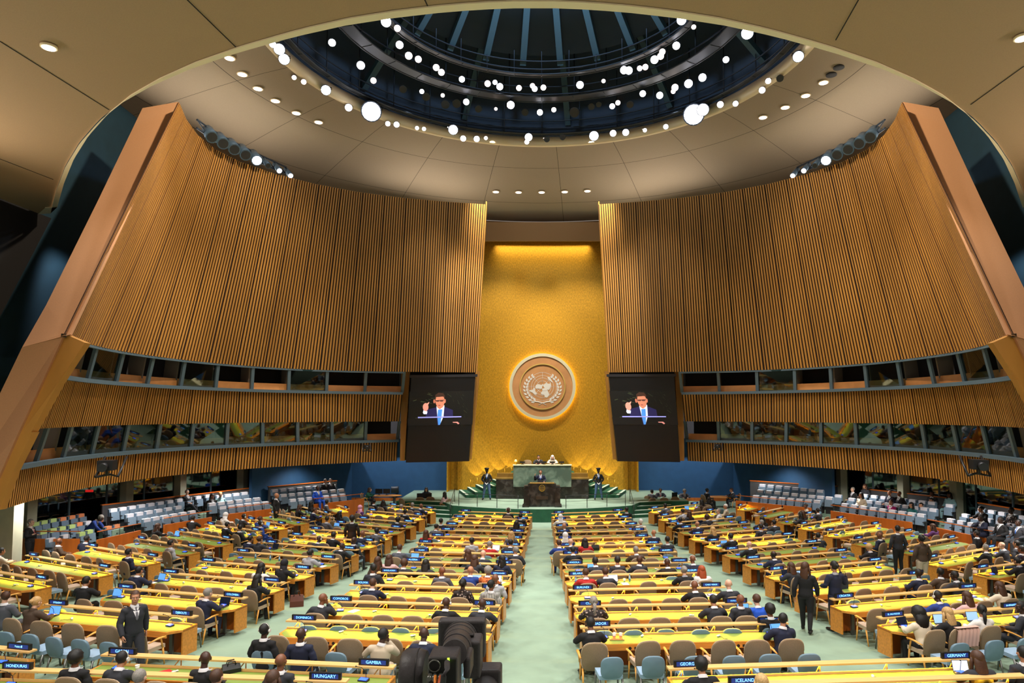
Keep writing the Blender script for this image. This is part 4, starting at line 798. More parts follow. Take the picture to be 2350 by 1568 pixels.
for D in DESKS:
    fill(D, 'taken', .80 if D['bk'] in ('CL', 'CR') else .86, -.66, CH, 'tan', '')
    if D['bk'] in ('CL', 'CR') or True:
        near = D['o'].y < 19
        if near: fill(D, 'taken2', .80, -1.42, AD, 'blue', 'low blue adviser chair')
        else:
            D2 = dict(D); ends = [-D['L'] / 2 + .4, D['L'] / 2 - .4]; out = [x for x in ends if all(abs(x - q) > .5 for q in D['taken2'])] + D['taken2']
            for i, x in enumerate(sorted(out)):
                p = D['o'] + D['t'] * x + D['n'] * -1.42; p.z = fl(p.y); put(AD, p, D['rz'], 'low blue adviser chair, %s from left, %s' % (ORD[i], D['row']), 'blue adviser chairs behind the tan ones', 'chair')
chairs.sort(key=lambda c: (c[0] - C0).length)
G = 'tan chairs along the desks'
for p, rz, lab in chairs[:300]: put(CH, p, rz, lab, G, 'chair')
if len(chairs) > 300:
    m = MB()
    for p, rz, lab in chairs[300:]:
        Mx = Matrix.Translation(p) @ Matrix.Rotation(rz, 4, 'Z')
        for ch in CH.children_recursive:
            me = ch.data; m.add([Mx @ v.co for v in me.vertices], [tuple(q.vertices) for q in me.polygons], [TAN, TANE, mat('tan_seat', (196, 172, 150)), ARM].index(me.materials[0]), True)
    tag(m.build('delegate_chairs', [TAN, TANE, mat('tan_seat', (196, 172, 150)), ARM]), 'remaining small tan chairs along the desks nearest the stage', 'chair', G, 'stuff')
print('CHAIRS', len(chairs), 'AD', sum(1 for o in bpy.data.objects if o.name.startswith('adviser_chair')))
# ================================================================ SIDE GALLERIES
def seat_proto(cov):
    t = root('gallery_seat'); m = MB(); m.prism([(-.23, -.10, .42), (.23, -.10, .42), (.23, .02, .42), (-.23, .02, .42)], (0, -.06, .53)); m.build('backrest', [GSEAT], t)
    m = MB(); m.prism([(-.22, .03, .40), (.22, .03, .40), (.22, .13, .42), (-.22, .13, .42)], (0, -.05, .40)); m.build('folded_seat', [GSEAT], t)
    m = MB(); m.prism([(-.17, -.175, .77), (.17, -.175, .77), (.17, .0, .80), (.17, -.03, .965), (.17, -.18, .975), (-.17, -.18, .975), (-.17, -.03, .965), (-.17, .0, .80)], (0, 0, 0))
    m = MB(); m.box((0, -.10, .962), (.35, .17, .025)); m.box((0, -.018, .89), (.35, .02, .16)); m.build('headrest_cover', [cov], t)
    for s in (-1, 1): m = MB(); m.box((s * .26, .06, .60), (.045, .34, .04)); m.box((s * .26, -.02, .40), (.04, .14, .40)); m.build('armrest', [DGREY], t)
    m = MB(); m.box((0, -.04, .20), (.40, .10, .42)); m.build('base', [DGREY], t); return t
GS = {'w': seat_proto(COVER), 'g': seat_proto(COVG), 'o': seat_proto(COVO)}; gused = set()
PH = {'back': (.93, 1.90), 'middle': (.71, 1.68), 'front': (.48, 1.45)}
def line(a, b, n): return [(a[0] + (b[0] - a[0]) * i / (n - 1), a[1] + (b[1] - a[1]) * i / (n - 1)) for i in range(n)]
SECT = [('nearest left', -1, [('back', [(84,1199),(103,1195),(124,1191),(146,1188),(167,1184),(188,1180)], 'gggooo'), ('middle', [(101,1217),(124,1213),(145,1209),(167,1205),(184,1200),(204,1197),(232,1192)], 'ggggowo'), ('front', [(121,1234),(153,1227),(190,1222),(208,1217),(251,1209),(270,1204)], 'wwggoo')]),
 ('second left', -1, [('back', line((262,1168),(478,1136),11), ''), ('middle', line((300,1180),(411,1162),6), ''), ('front', line((339,1190.7),(443,1173),6), '')]),
 ('third left', -1, [('back', line((505,1137),(562,1130),4), ''), ('middle', line((488,1155),(591,1143),6), ''), ('front', line((512,1162.6),(610,1152),6), '')]),
 ('farthest left', -1, [('back', line((632,1124),(765,1113),8), ''), ('middle', line((652,1135),(784,1123),8), ''), ('front', line((673,1146),(787,1134.4),7), '')]),
 ('farthest right', 1, [('back', line((1749,1112),(1881.5,1125),8), ''), ('middle', line((1744,1125),(1902,1141),9) + [(1923,1136)], ''), ('front', line((1734,1137.7),(1874,1149),8), '')]),
 ('middle right', 1, [('back', line((1983,1135),(2137,1152),8) + [(2178,1158)], ''), ('middle', line((1953,1144),(2140,1168),10), ''), ('front', line((1937,1156.5),(2112,1180),9), '')]),
 ('nearest right', 1, [('back', line((2250,1168),(2345,1184),5), ''), ('middle', line((2213,1181),(2345,1206),6), ''), ('front', line((2179,1192),(2345,1223),8), '')])]
NRM = {}
for nm, sx, rows in SECT:
    fr = rows[-1][1]; a, b = onf(*fr[0], 1.45), onf(*fr[-1], 1.45); d = Vector((b.x - a.x, b.y - a.y, 0)).normalized(); n = Vector((d.y, -d.x, 0))
    if n.x * sx > 0: n = -n
    rz = math.atan2(-n.x, n.y); NRM[nm] = rz
    for rn, pts, cv in rows:
        pz, hh = [q - (.33 if nm == 'nearest left' else 0) for q in PH[rn]]; P = [onf(x, y, hh) for x, y in pts]; u0, u1 = P[0], P[-1]; base = fl((u0.y + u1.y) / 2)
        A = Vector((u0.x, u0.y, 0)) - d * .4; B = Vector((u1.x, u1.y, 0)) + d * .4
        if (B - A).dot(d) < 0: A, B = A + d * .8, B - d * .8
        m = MB(); m.prism([A + n * .40, B + n * .40, B - n * .45, A - n * .45], (0, 0, base + pz)); struct('floor_tier_%s_%s' % (nm.replace(' ', '_'), rn), m, CARPET)
        for i, p in enumerate(P):
            c = cv[i] if cv else 'w'; q = GS[c]
            if c in gused: q = copy_tree(q)
            gused.add(c); q.location = (p.x, p.y, base + pz); q.rotation_euler = (0, 0, rz)
            tag(q, 'blue-grey folding seat with %s cover, %s from camera in %s row, %s gallery' % ({'w': 'white', 'g': 'pale green', 'o': 'orange'}[c], ORD[i if sx < 0 else len(P) - 1 - i], rn, nm), 'seat', 'folding seats of the side galleries')
def pxwall(name, x0, y0, x1, y1, h, th, mt, cap=None, kind='s', hb=0):
    a, b = onf(x0, y0, h), onf(x1, y1, h); d = Vector((b.x - a.x, b.y - a.y, 0)); L = d.length; c = (a + b) / 2; rz = math.atan2(d.y, d.x)
    m = MB(); m.box((c.x, c.y, fl(c.y) + (h + hb) / 2 - .03), (L, th, h - hb + .06), rz=rz); o = struct(name, m, mt)
    if cap: m = MB(); m.box((c.x, c.y, fl(c.y) + h + .015), (L + .06, th + .06, .05), rz=rz); m.build('cap', cap, o)
    return a, b, d.normalized(), L, rz
for i, (x0, y0, x1, y1) in enumerate(((37,1237,182,1237),(223,1238,322,1218),(376,1205,485,1187),(523,1180,622,1168),(719,1157.6,834.5,1145),(1689,1149,1862,1166),(1907,1172.7,2093,1199),(2129.5,1208,2345,1250))):
    a, b, d, L, rz = pxwall('wall_parapet_%d' % (i + 1), x0, y0, x1, y1, 1.05 if i == 0 else 1.1, .08, DWOOD)
    m = MB(); t = root('handrail', ((a.x + b.x) / 2, (a.y + b.y) / 2, a.z), 0, 'thin wooden handrail on dark posts above the %s timber parapet from camera, %s side' % (ORD[i if i < 5 else 7 - i], 'left' if i < 5 else 'right'), 'handrail', 'handrails above the gallery parapets')
    c = t.location.copy(); a2, b2 = a - c, b - c; m.tube([a2 + Vector((0, 0, .32)), b2 + Vector((0, 0, .32))], .025, 6); m.build('rail', [DWOOD], t)
    for k in range(int(L / 1.2) + 1): q = a2.lerp(b2, (k + .5) / (int(L / 1.2) + 1)); m = MB(); m.tube([q - Vector((0, 0, .02)), q + Vector((0, 0, .32))], .012, 5); m.build('post', [DGREY], t)
for i, (x0, y0, x1, y1, h) in enumerate(((75,1186,191,1167,1.66),(234,1160,574,1121,1.97),(616,1118,772,1104,1.97),(1722,1104,1942,1118,1.97),(1995,1124,2209,1147,1.97),(2247,1155,2345,1171,1.97))):
    pxwall('wall_gallery_back_%d' % (i + 1), x0, y0, x1, y1, h, .1, mat('grey_panel', (70, 70, 74), .8), DWOOD)
GP = """259 1146 middle sit sk 3 charcoal 1 1|433 1133 back sit2 sg 4 charcoal 1 1|488 1143 middle sit lk 2 black 1 2|507 1139 middle sit uo 4 pale_blue 1 2|730.6 1124 middle sit sk 1 bright_blue 3 3|748 1107 back sit sk 3 black 3 3|760 1106 back sit sk 3 charcoal 3 3|1899 1121 middle sit2 sk 3 navy 4 4|1955 1127 middle sit sg 4 black 5 5|1974 1140 middle sit lk 3 cream 5 5|1983 1120 back sit lb 3 charcoal 5 5|2040 1135 back sit B 3 navy 5 5|2062 1137 back sit B 2 black 5 5|2043 1157 front sit sb 3 magenta 5 5|2089 1163 front sit lk 3 teal 5 5|2112 1164 front sit sk 3 black 5 5|2141 1150 middle desk sk 3 navy 5 5|2177 1140 back sit lk 2 pale_blue 5 5|2137 1137 back sit sk 2 charcoal 5 5|2257 1170 back desk uk 3 black 6 6|2257 1190 middle desk sk 1 navy 6 6|2293 1198 middle sit sk 1 black 6 6|2317 1176 back sit sk 1 dark_floral 6 6|2334 1204 middle sit sk 1 charcoal 6 6"""
for i, ln in enumerate(GP.split('|')):
    f = ln.split(); rn = f[2]; si = int(f[-1]); sx = SECT[si][1]; pz = PH[rn][0]; p = onf(float(f[0]), float(f[1]), pz + 1.2); tp = f[6].replace('_', ' ')
    person((p.x, p.y, fl(p.y) + pz), NRM[SECT[si][0]] + random.uniform(-.1, .1), f[3], f[4], int(f[5]), tp, '%s person in %s, seated %s, %s row of %s gallery' % (hairword(f[4]), tp, ORD[i] + ' gallery visitor', rn, SECT[si][0]) if False else '%s person in %s seated in %s row of %s gallery' % (hairword(f[4]), tp, rn, SECT[si][0]), trousers=tp if tp in ('bright blue', 'pale blue') else None)
# ================================================================ STANDING PEOPLE
def stand(px, py, hz, ps, rzd, hr, sk, tp, lab, base=0, **k):
    p = onf(px, py, hz * 1.09 + base); return person((p.x, p.y, fl(p.y) + base), math.radians(rzd), ps, hr, sk, tp, lab, **k)
stand(70, 1200, 1.635, 'arms', -85, 'sg', 4, 'black', 'grey-haired person in black suit standing by timber parapet at far left', shirt='white')
stand(208, 1190, 1.40, 'bend', -80, 'sg', 1, 'blue', 'person in blue suit bending over among the coloured-cover seats', .05)
stand(308, 1371, 1.62, 'walk', -128, 'sb', 3, 'charcoal', 'person in dark grey suit and grey tie walking between desks', tie=3)
stand(634, 1138, 1.635, 'stand', -85, 'B', 3, 'black', 'bald person in black standing on gallery steps, facing right', .2)
stand(808, 1191, 1.635, 'stand', 5, 'wk', 2, 'black', 'dark-haired person in black standing beside left block desks', trousers='black')
stand(2060, 1215, 1.635, 'stand', 0, 'sk', 3, 'charcoal', 'person in dark suit standing with back to camera, right block', trousers='black')
stand(2115, 1240, 1.60, 'stand', 5, 'uk', 2, 'brown', 'person in brown jacket and pale trousers standing, right block', trousers='beige')
stand(1848, 1304, 1.62, 'walk', -25, 'lb', 3, 'black', 'long-haired person in black suit and pale shoes standing in right aisle', trousers='black')
stand(1916, 1306, 1.58, 'speak', 15, 'uk', 3, 'navy', 'person in navy with a shoulder bag standing beside right block desk', trousers='navy')
for x, y, c, lab in ((598, 1106, 'black', 'dark figure in lounge behind glass, left of column'), (616, 1096, 'black', 'taller dark figure in lounge behind left glass'), (628, 1104, 'charcoal', 'grey-clad figure in lounge at end of left glass'), (123, 1150, 'charcoal', 'grey-jacketed person behind glass above nearest left gallery'), (1760, 1082, 'charcoal', 'figure in lounge behind far end of right glass'), (1834, 1078, 'beige', 'figure in beige behind the right glass'), (2246, 1128, 'black', 'tall dark figure behind right glass near pale column'), (2312, 1140, 'black', 'dark figure behind glass above nearest right gallery')):
    p = onf(x, y, 2.4); person((p.x * 1.06, p.y * 1.05, .8), math.radians(90 if x < 1200 else -90), 'stand', 'sk', 2, c, lab)
# ================================================================ ROSTRUM
def guard(x, lab):
    g = person((x, 46.1, DZ), PI, 'guard', 'k', 1, 'black', lab, trousers='grey', scale=1.03)
    for o in g.children:
        if o.name.startswith('trousers'): om(o, mat('uniform_trousers', (82, 108, 150), .8))
    gl = link('gloves', PM['guard']['gloves'], g); om(gl, SHIRTW)
    m = MB()
    for k in range(4): m.ball((0, .135 - .008 * (k > 2), 1.08 + .085 * k), .013, 6)
    m.build('buttons', [mat('brass', (220, 180, 70), .3, .8)], g)
    m = MB(); m.tube([(.17, .06, 1.42), (.12, .14, 1.30), (.16, .10, 1.22)], .013, 6); m.build('aiguillette', [mat('brass', (0, 0, 0))], g)
    m = MB(); m.tube([(0, .035 + .075, 1.745), (0, .035 + .10, 1.745)], .022, 8); m.build('cap_badge', [mat('brass', (0, 0, 0))], g)
guard(-3.72, 'uniformed guard in peaked cap standing left of marble desk'); guard(3.76, 'uniformed guard in peaked cap standing right of marble desk')
t = root('marble_desk', (0, 46.9, DZ), 0, 'wide black marble desk below the green marble one', 'desk')
m = MB(); m.box((0, 0, .655), (6.25, 1.0, 1.31)); m.build('front_panel', [BMARB], t)
m = MB(); m.box((0, .1, 1.35), (6.35, 1.2, .1)); m.box((0, .4, 1.5), (6.2, .5, .3)); m.build('ledge', [mat('bronze_ledge', (150, 120, 60), .45, .4)], t)
t = root('presiding_desk', (0, 46.2, 1.63), 0, 'tall green marble presiding desk above black marble desk', 'desk')
m = MB(); m.box((0, .0, .71), (3.88, .35, 1.42)); m.build('front_panel', [GMARB], t)
m = MB(); m.box((0, .15, 1.435), (3.96, .75, .04)); m.build('worktop', [mat('pale_top', (214, 206, 170), .4)], t)
m = MB(); 
for s in (-1, 1): m.box((s * 1.85, .9, .6), (.15, 1.5, 1.2))
m.build('side_panel', [GMARB], t)
POD = (0.0, 42.9)
t = root('speaker_lectern', (0, 42.75, DZ), 0, 'black marble speaker lectern with gold emblem at centre stage', 'lectern')
m = MB(); m.prism([(-1.02, -.35, 0), (1.02, -.35, 0), (.86, -.35, 1.42), (-.86, -.35, 1.42)], (0, .5, 0)); m.build('front_panel', [BMARB], t)
for s in (-1, 1):
    m = MB(); m.prism([(s * .80, -.42, 0), (s * 1.14, -.42, 0), (s * 1.10, -.42, 1.05), (s * .80, -.42, 1.05)], (0, .8, 0)); m.box((s * 1.0, 0, .05), (.42, 1.0, .1))
    for k in range(3): m.box((s * (.98), -.02, 1.08 + .09 * k), (.34 - .05 * k, .7, .055))
    m.build('side_wing', [BMARB], t)
m = MB(); m.box((0, -.1, 1.44), (1.5, .6, .04)); m.build('reading_top', [mat('bronze_ledge', (0, 0, 0))], t)
m = MB()
m.tube([(0, -.352, 1.15), (0, -.37, 1.15)], .20, 28); e = m.build('emblem', [mat('dark_disc', (50, 40, 34), .5)], t)
m = MB(); m.tube([(.19 * math.sin(2 * PI * i / 28), -.372, 1.15 + .19 * math.cos(2 * PI * i / 28)) for i in range(29)], .012, 5)
for r_ in (.05, .09): m.tube([(r_ * math.sin(2 * PI * i / 20), -.372, 1.16 + r_ * math.cos(2 * PI * i / 20)) for i in range(21)], .006, 4)
for s in (-1, 1): m.tube([(s * .14 * math.sin(a), -.372, 1.15 - .14 * math.cos(a)) for a in [.1 + .2 * i for i in range(12)]], .014, 5)
m.build('emblem_relief', [mat('brass', (0, 0, 0))], e)
m = MB(); m.box((0, -.36, .56), (.72, .02, .20)); m.build('plaque', [mat('bronze_plaque', (74, 60, 50), .4, .5)], t)
for s in (-.08, .08): m = MB(); m.tube([(s, -.15, 1.46), (s, -.28, 1.62), (s * .8, -.1, 1.70)], .007, 5); m.build('microphone', [BLACK], t)
m = MB(); m.box((0, -.30, 1.60), (1.3, .01, .02)); m.tube([(-.6, -.3, 1.46), (-.6, -.3, 1.60)], .008, 5); m.tube([(.6, -.3, 1.46), (.6, -.3, 1.60)], .008, 5); m.build('prompter_bar', [STEEL], t)
m = MB(); m.box((0, 43.65, DZ + .13), (1.6, .9, .26)); struct('floor_lectern_step', m, DCARPET)
person((-.1, 43.55, DZ + .26), PI, 'speak', 'sk', 3, 'navy', 'person in navy suit and blue tie speaking at the lectern, hand raised', tie=0, shirt='white')
for x, hr, sk, tp, lab, ti in ((-.27, 'sk', 3, 'charcoal', 'person in dark suit with red tie seated at presiding desk', 1), (.70, 'lw', 4, 'cream', 'white-haired person in cream jacket seated at presiding desk', 3)):
    person((x, 47.9, 2.27), PI, 'desk', hr, sk, tp, lab, tie=ti)
    c = copy_tree(CH); c.location = (x, 48.1, 2.27); c.rotation_euler = (0, 0, PI); tag(c, 'tan chair behind presiding desk under %s person' % ('dark-suited' if x < 0 else 'white-haired'), 'chair')
c = copy_tree(CH); c.location = (-1.05, 47.9, 2.27); c.rotation_euler = (0, 0, PI); tag(c, 'empty pale chair behind left half of presiding desk', 'chair')
def monitor(loc, rz, lab, w=.42, h=.28, grp=None, on=False):
    t = root('monitor', loc, rz, lab, 'monitor', grp); m = MB(); m.box((0, 0, h / 2 + .1), (w, .035, h)); m.build('screen_housing', [BLACK], t)
    m = MB(); m.box((0, .03, .07), (.05, .03, .14)); m.box((0, .03, .008), (.2, .14, .016)); m.build('stand', [DGREY], t)
    m = MB(); m.box((0, .019, h / 2 + .1), (w - .03, .004, h - .03)); m.build('display', [mat('soft_display', (60, 90, 130), .3, emit=.6)], t)
for k, x in enumerate((-1.35, -.33, .12, .68, 1.3)): monitor((x, 46.42, 3.085), random.uniform(-.2, .2), 'small black monitor on presiding desk, %s from left' % ORD[k], .34, .12)
t = root('table_lamp', (-1.8, 46.4, 3.085), 0, 'small brass lamp on left end of presiding desk', 'lamp'); m = MB(); m.tube([(0, 0, 0), (0, 0, .02), (0, 0, .025), (0, 0, .22)], [.07, .07, .012, .012], 12); m.build('stem', [mat('brass', (0, 0, 0))], t)
m = MB(); m.tube([(0, 0, .2), (0, 0, .34)], [.10, .05], 14); m.build('lamp_shade', [mat('warm_shade', (250, 220, 130), .5, emit=1.5)], t)
# railing along the front of the dais and up its steps
def railing(name, pts, h, lab, mt=BLACK, rails=(1.0, .55)):
    t = root(name, pts[0], 0, lab, 'railing'); o0 = Vector(pts[0]); P = [Vector(p) - o0 for p in pts]
    for r in rails: m = MB(); m.tube([p + Vector((0, 0, h * r)) for p in P], .018 if r == 1 else .010, 5); m.build('rail', [mt], t)
    for p in P: m = MB(); m.tube([p, p + Vector((0, 0, h))], .02, 6); m.build('post', [mt], t)
for sx, sd in ((-1, 'left'), (1, 'right')):
    railing('dais_railing', [(sx * x, y, DZ) for x, y in ((1.45, 41.7), (2.75, 42.05), (4.0, 42.5), (5.2, 43.0))], .78, 'thin black railing along front edge of dais, %s half' % sd)
    railing('step_handrail', [(sx * 5.72, 42.9, .02), (sx * 5.72, 44.9, DZ)], .85, 'black handrail beside %s dais steps' % sd)
    railing('stair_handrail', [(sx * (5.3 - .5 * k), 50.6, DZ + .16 * k) for k in range(7)], .9, 'gold handrail climbing %s stairs to presiding desk' % sd, mat('brass_rail', (214, 160, 40), .35, .6))
    for k in range(4):
        l = bpy.data.lights.new('stair_uplight', 'SPOT'); l.energy = 160; l.color = (1, .82, .4); l.spot_size = 1.0; o = bpy.data.objects.new('stair_uplight', l); COL.objects.link(o)
        o.location = (sx * (5.0 - .85 * k), 51.35, DZ + .25 + .2 * k); o.rotation_euler = (PI - .18, 0, 0)
# ================================================================ EMBLEM ON THE GOLD WALL
c = aty(1245, 887.5, 51.6); t = root('wall_emblem', (c.x, 51.62, c.z), 0, 'large round emblem of world map and laurel wreath on gold wall', 'emblem')
def disc(r, y, th, mt, nm, par, seg=64): m = MB(); m.tube([(0, y, 0), (0, y - th, 0)], r, seg); return m.build(nm, mt, par)
def rng(r0, r1, y, th, mt, nm, par, seg=72):
    m = MB(); m.grid([[(r * math.sin(2 * PI * i / seg), yy, r * math.cos(2 * PI * i / seg)) for i in range(seg + 1)] for r, yy in ((r0, y), (r0, y - th), (r1, y - th), (r1, y), (r0, y))], 0, False); return m.build(nm, mt, par)
disc(2.36, 0, .10, [mat('emblem_wood', (204, 148, 100), .6, var=.10, scale=1.4)], 'backing_disc', t)
rng(2.28, 2.50, .02, .22, [mat('emblem_ring', (236, 230, 206), .45, .2)], 'outer_ring', t); rng(1.66, 1.74, -.08, .14, [mat('emblem_gold', (232, 200, 120), .4, .4)], 'inner_ring', t)
gl = rng(2.30, 2.46, .22, .02, [mat('halo_lamp', (255, 214, 90), .4, emit=9)], 'halo_lamp', t); gl.data.materials[0].cycles.emission_sampling = 'AUTO'
SIL = [mat('emblem_silver', (246, 242, 246), .4, .1)]
m = MB()
for r_ in (1.07, .835, .65, .43): m.grid([[(r * math.sin(2 * PI * i / 56), yy, r * math.cos(2 * PI * i / 56)) for i in range(57)] for r, yy in ((r_ - .011, -.10), (r_ - .011, -.115), (r_ + .011, -.115), (r_ + .011, -.10))], 0, False)
for k in range(8):
    a = PI * k / 4; s_, c_ = math.sin(a), math.cos(a); m.tube([(s_ * .22, -.108, c_ * .22), (s_ * 1.07, -.108, c_ * 1.07)], .010, 4)
m.build('globe_grid', SIL, t)
m = MB()
for pl in ([(640,840),(655,790),(700,775),(760,790),(785,770),(800,790),(770,830),(775,860),(740,870),(690,860),(650,865)], [(525,890),(560,888),(600,880),(605,850),(625,845),(640,870),(640,920),(680,970),(650,978),(625,975),(590,940),(540,920)],
           [(800,785),(850,750),(880,765),(915,770),(935,740),(942,800),(925,860),(900,890),(880,880),(840,905),(780,900),(772,865),(820,850),(795,815)], [(745,950),(780,905),(840,908),(880,890),(890,940),(912,970),(885,1020),(860,1035),(820,1020),(815,980),(760,972)], [(875,638),(910,632),(950,690),(985,745),(965,742),(940,722),(900,692),(885,670)]):
    m.prism([((x - 780) / 254, -.10, (822 - y) / 254) for x, y in pl], (0, -.03, 0))
m.build('continents', SIL, t)
m = MB()
for s in (-1, 1):
    def br(a): return Vector((s * 1.27 * math.sin(a), 0, -.12 - 1.10 * math.cos(a)))
    for k in range(10):
        a = .42 + .225 * k; p = br(a); d = (br(a + .05) - br(a - .05)).normalized(); q = Vector((d.z, 0, -d.x))
        for sd_ in (-1, 1):
            ax = (d + q * sd_ * .55).normalized(); w_ = Vector((ax.z, 0, -ax.x)) * .085; b0 = p + q * sd_ * .03; L_ = .36 - .012 * k
            m.prism([v + Vector((0, -.10, 0)) for v in (b0, b0 + ax * L_ * .45 + w_, b0 + ax * L_, b0 + ax * L_ * .45 - w_)], (0, -.03, 0))
    m.tube([(s * x, -.11, z) for x, z in ((.85, -1.10), (.35, -1.15), (0, -1.24), (-.3, -1.42))], [.05, .05, .035, .03], 6)
m.build('laurel_wreath', SIL, t)
# ================================================================ VIDEO SCREENS
def screen(cor, lab, sx):
    Y = 43.2; c4 = [aty(x, y, Y) for x, y in cor]; o0 = c4[3].copy(); t = root('video_screen', o0, 0, lab, 'screen')
    q = [v - o0 for v in c4]; m = MB(); m.prism(q, (0, .45, 0)); m.build('screen_housing', [mat('screen_black', (10, 10, 12), .35)], t)
    def uv(u, v, e=.012): p = q[0].lerp(q[1], u).lerp(q[3].lerp(q[2], u), v); return p + Vector((0, -e, 0))
    def K(x, y):                                                       # picture coordinates of the frame shown on the panel
        X, Y_ = 920 + x / 7.127, 850 + y / 7.127; v = (Y_ - 866) / 194; return (X - (945 - 13 * v)) / 145, v
    def poly(pts, col, e, em=1.0, nm='picture', dx=0):
        m.prism([uv(*K(x + dx, y), e) for x, y in pts], (0, -.001, 0), mats.setdefault((col, em), len(mats)))
    def ell(cx, cy, rx, ry, n=18): return [(cx + rx * math.cos(2 * PI * i / n), cy + ry * math.sin(2 * PI * i / n)) for i in range(n)]
    m = MB(); mats = {}; r = random.Random(3)
    poly([(150, 345), (1190, 345), (1170, 900), (120, 900)], (6, 8, 6), .005, .5)
    for k in range(60):
        x, y = r.uniform(160, 1120), r.uniform(350, 880); a = r.uniform(-.6, .5) if x < 560 else r.uniform(.7, 1.4); l = r.uniform(20, 90); dx, dy = math.cos(a) * l, math.sin(a) * l
        if x < 180 or x + dx > 1140: continue
        poly([(x, y), (x + dx, y + dy), (x + dx + 3, y + dy + 5), (x + 2, y + 6)], (70, 80, 52), .006, .9)
    poly([(440, 640), (585, 605), (720, 600), (850, 655), (860, 900), (430, 900), (410, 740)], (30, 28, 74), .008)
    poly([(585, 590), (715, 575), (700, 760), (640, 895), (600, 760)], (222, 228, 242), .010)
    poly([(612, 645), (680, 640), (668, 760), (650, 890), (615, 895), (600, 760)], (72, 140, 220), .012)
    poly([(375, 650), (440, 670), (430, 715), (380, 715), (365, 690)], (230, 236, 250), .010)
    poly(ell(410, 600, 46, 66), (226, 150, 130), .012); poly([(425, 545), (470, 515), (462, 545), (440, 575)], (232, 160, 140), .013)
    poly(ell(548, 508, 14, 34), (190, 110, 84), .009); poly(ell(722, 505, 14, 34), (196, 116, 90), .009)
    poly([(572, 440), (705, 430), (720, 520), (695, 600), (640, 640), (600, 610), (565, 520)], (206, 128, 98), .014)
    poly([(560, 460), (568, 400), (620, 368), (690, 375), (722, 420), (718, 480), (700, 435), (640, 425), (580, 440), (572, 480)], (58, 36, 26), .016)
    for x in (604, 668): poly(ell(x, 503, 30, 12), (96, 56, 46), .017)
    poly([(560, 492), (715, 486), (715, 493), (560, 499)], (30, 24, 24), .018); poly(ell(632, 575, 20, 6), (150, 70, 70), .017)
    poly([(285, 758), (990, 758), (990, 776), (285, 778)], (150, 150, 220), .020)
    poly([(120, 782), (590, 782), (605, 900), (120, 900)], (8, 8, 8), .019); poly([(690, 782), (1170, 782), (1165, 900), (640, 900)], (8, 8, 8), .019)
    poly([(850, 850), (930, 848), (960, 875), (940, 890), (910, 865), (855, 862)], (216, 140, 130), .021)
    ml = [mat('picture_%d_%d_%d' % c, c, .5, emit=.85 * e_) for (c, e_) in mats]; m.build('picture', ml, t)
    m = MB(); m.prism([uv(-.03, -.03, -.1), uv(1.03, -.03, -.1), uv(1.03, 0.0, -.1), uv(-.03, 0.0, -.1)], (0, -.14, 0)); m.build('top_bracket', [DGREY], t)
screen([(944, 867), (1091, 865), (1076, 1059), (931, 1062)], 'tall black video screen left of gold wall showing speaker', -1)
screen([(1397, 865), (1547, 864), (1561, 1061), (1417, 1059)], 'tall black video screen right of gold wall showing speaker', 1)
# ================================================================ LAMPS
def lamp_proto(mt, nm='stage_light'):
    t = root(nm); m = MB(); m.tube([(0, 0, .42), (0, 0, .34), (0, 0, .06), (0, 0, 0)], [.06, .12, .15, .19], 14); m.build('lamp_housing', [TRUSS], t)
    m = MB(); m.tube([(0, 0, -.012), (0, 0, .004)], .165, 16); m.build('lens', [mt], t)
    m = MB(); m.tube([(-.2, 0, .2), (-.2, 0, .46), (.2, 0, .46), (.2, 0, .2)], .014, 5); m.build('yoke', [DGREY], t); return t
LP = {'a': lamp_proto(LENS), 'b': lamp_proto(LENSW), 'd': lamp_proto(DGREY)}; lu = set()
def lamp(p, k, sc, tgt, lab, grp):
    q = LP[k]
    if k in lu: q = copy_tree(q)
    lu.add(k); q.location = p; q.rotation_euler = (Vector(tgt) - Vector(p)).to_track_quat('-Z', 'Y').to_euler(); q.scale = (sc,) * 3; tag(q, lab, 'lamp', grp)
INN = '886 50 a 1.5|912 65 b 1|917 103 a 1.2|938 128 b 1.2|960 136 b 1.1|1001 155 b 1.1|1013 166 b 1.1|1119 192 b 1.1|1147 199 a 1.2|1191 202 b 1|1222 197 b .9|1227 204 a 1|1247 201 b 1|1331 195 a 1.3|1385 186 b .7|1432 161 a 1.3|1443 162 a 1.3|1468 157 b .9|1481 154 b 1|1502 137 a 1.3|1516 129 b 1.1|1520 119 b 1|1552 105 a 1.2|1564 46 a 1.4|1592 62 b .7'
OUT = '626 102 a .9|641 113 a 1.5|652 136 a 1.5|748 207 a 1.5|800 247 a 1.2|852 256 a 3.2|890 284 b .9|910 286 a 1|957 294 b .7|973 296 a .7|1040 298 a 1.7|1063 318 b 1.1|1094 319 a 1.1|1115 317 b .7|1213 315 a 1.4|1209 326 b .9|1255 320 d 1|1291 315 d 1|1363 312 a 1.7|1407 306 b 1.2|1436 304 a 1.2|1480 299 a .7|1528 291 a .9|1592 263 a 3.4|1613 252 a 2|1653 240 b 1.1|1688 238 a .9|1749 207 a 1|1763 186 b .9|1790 180 d 1|1832 130 a 1.5|1845 92 a .9|1715 76 a 1.6|697 188 b .8|675 178 b .7'
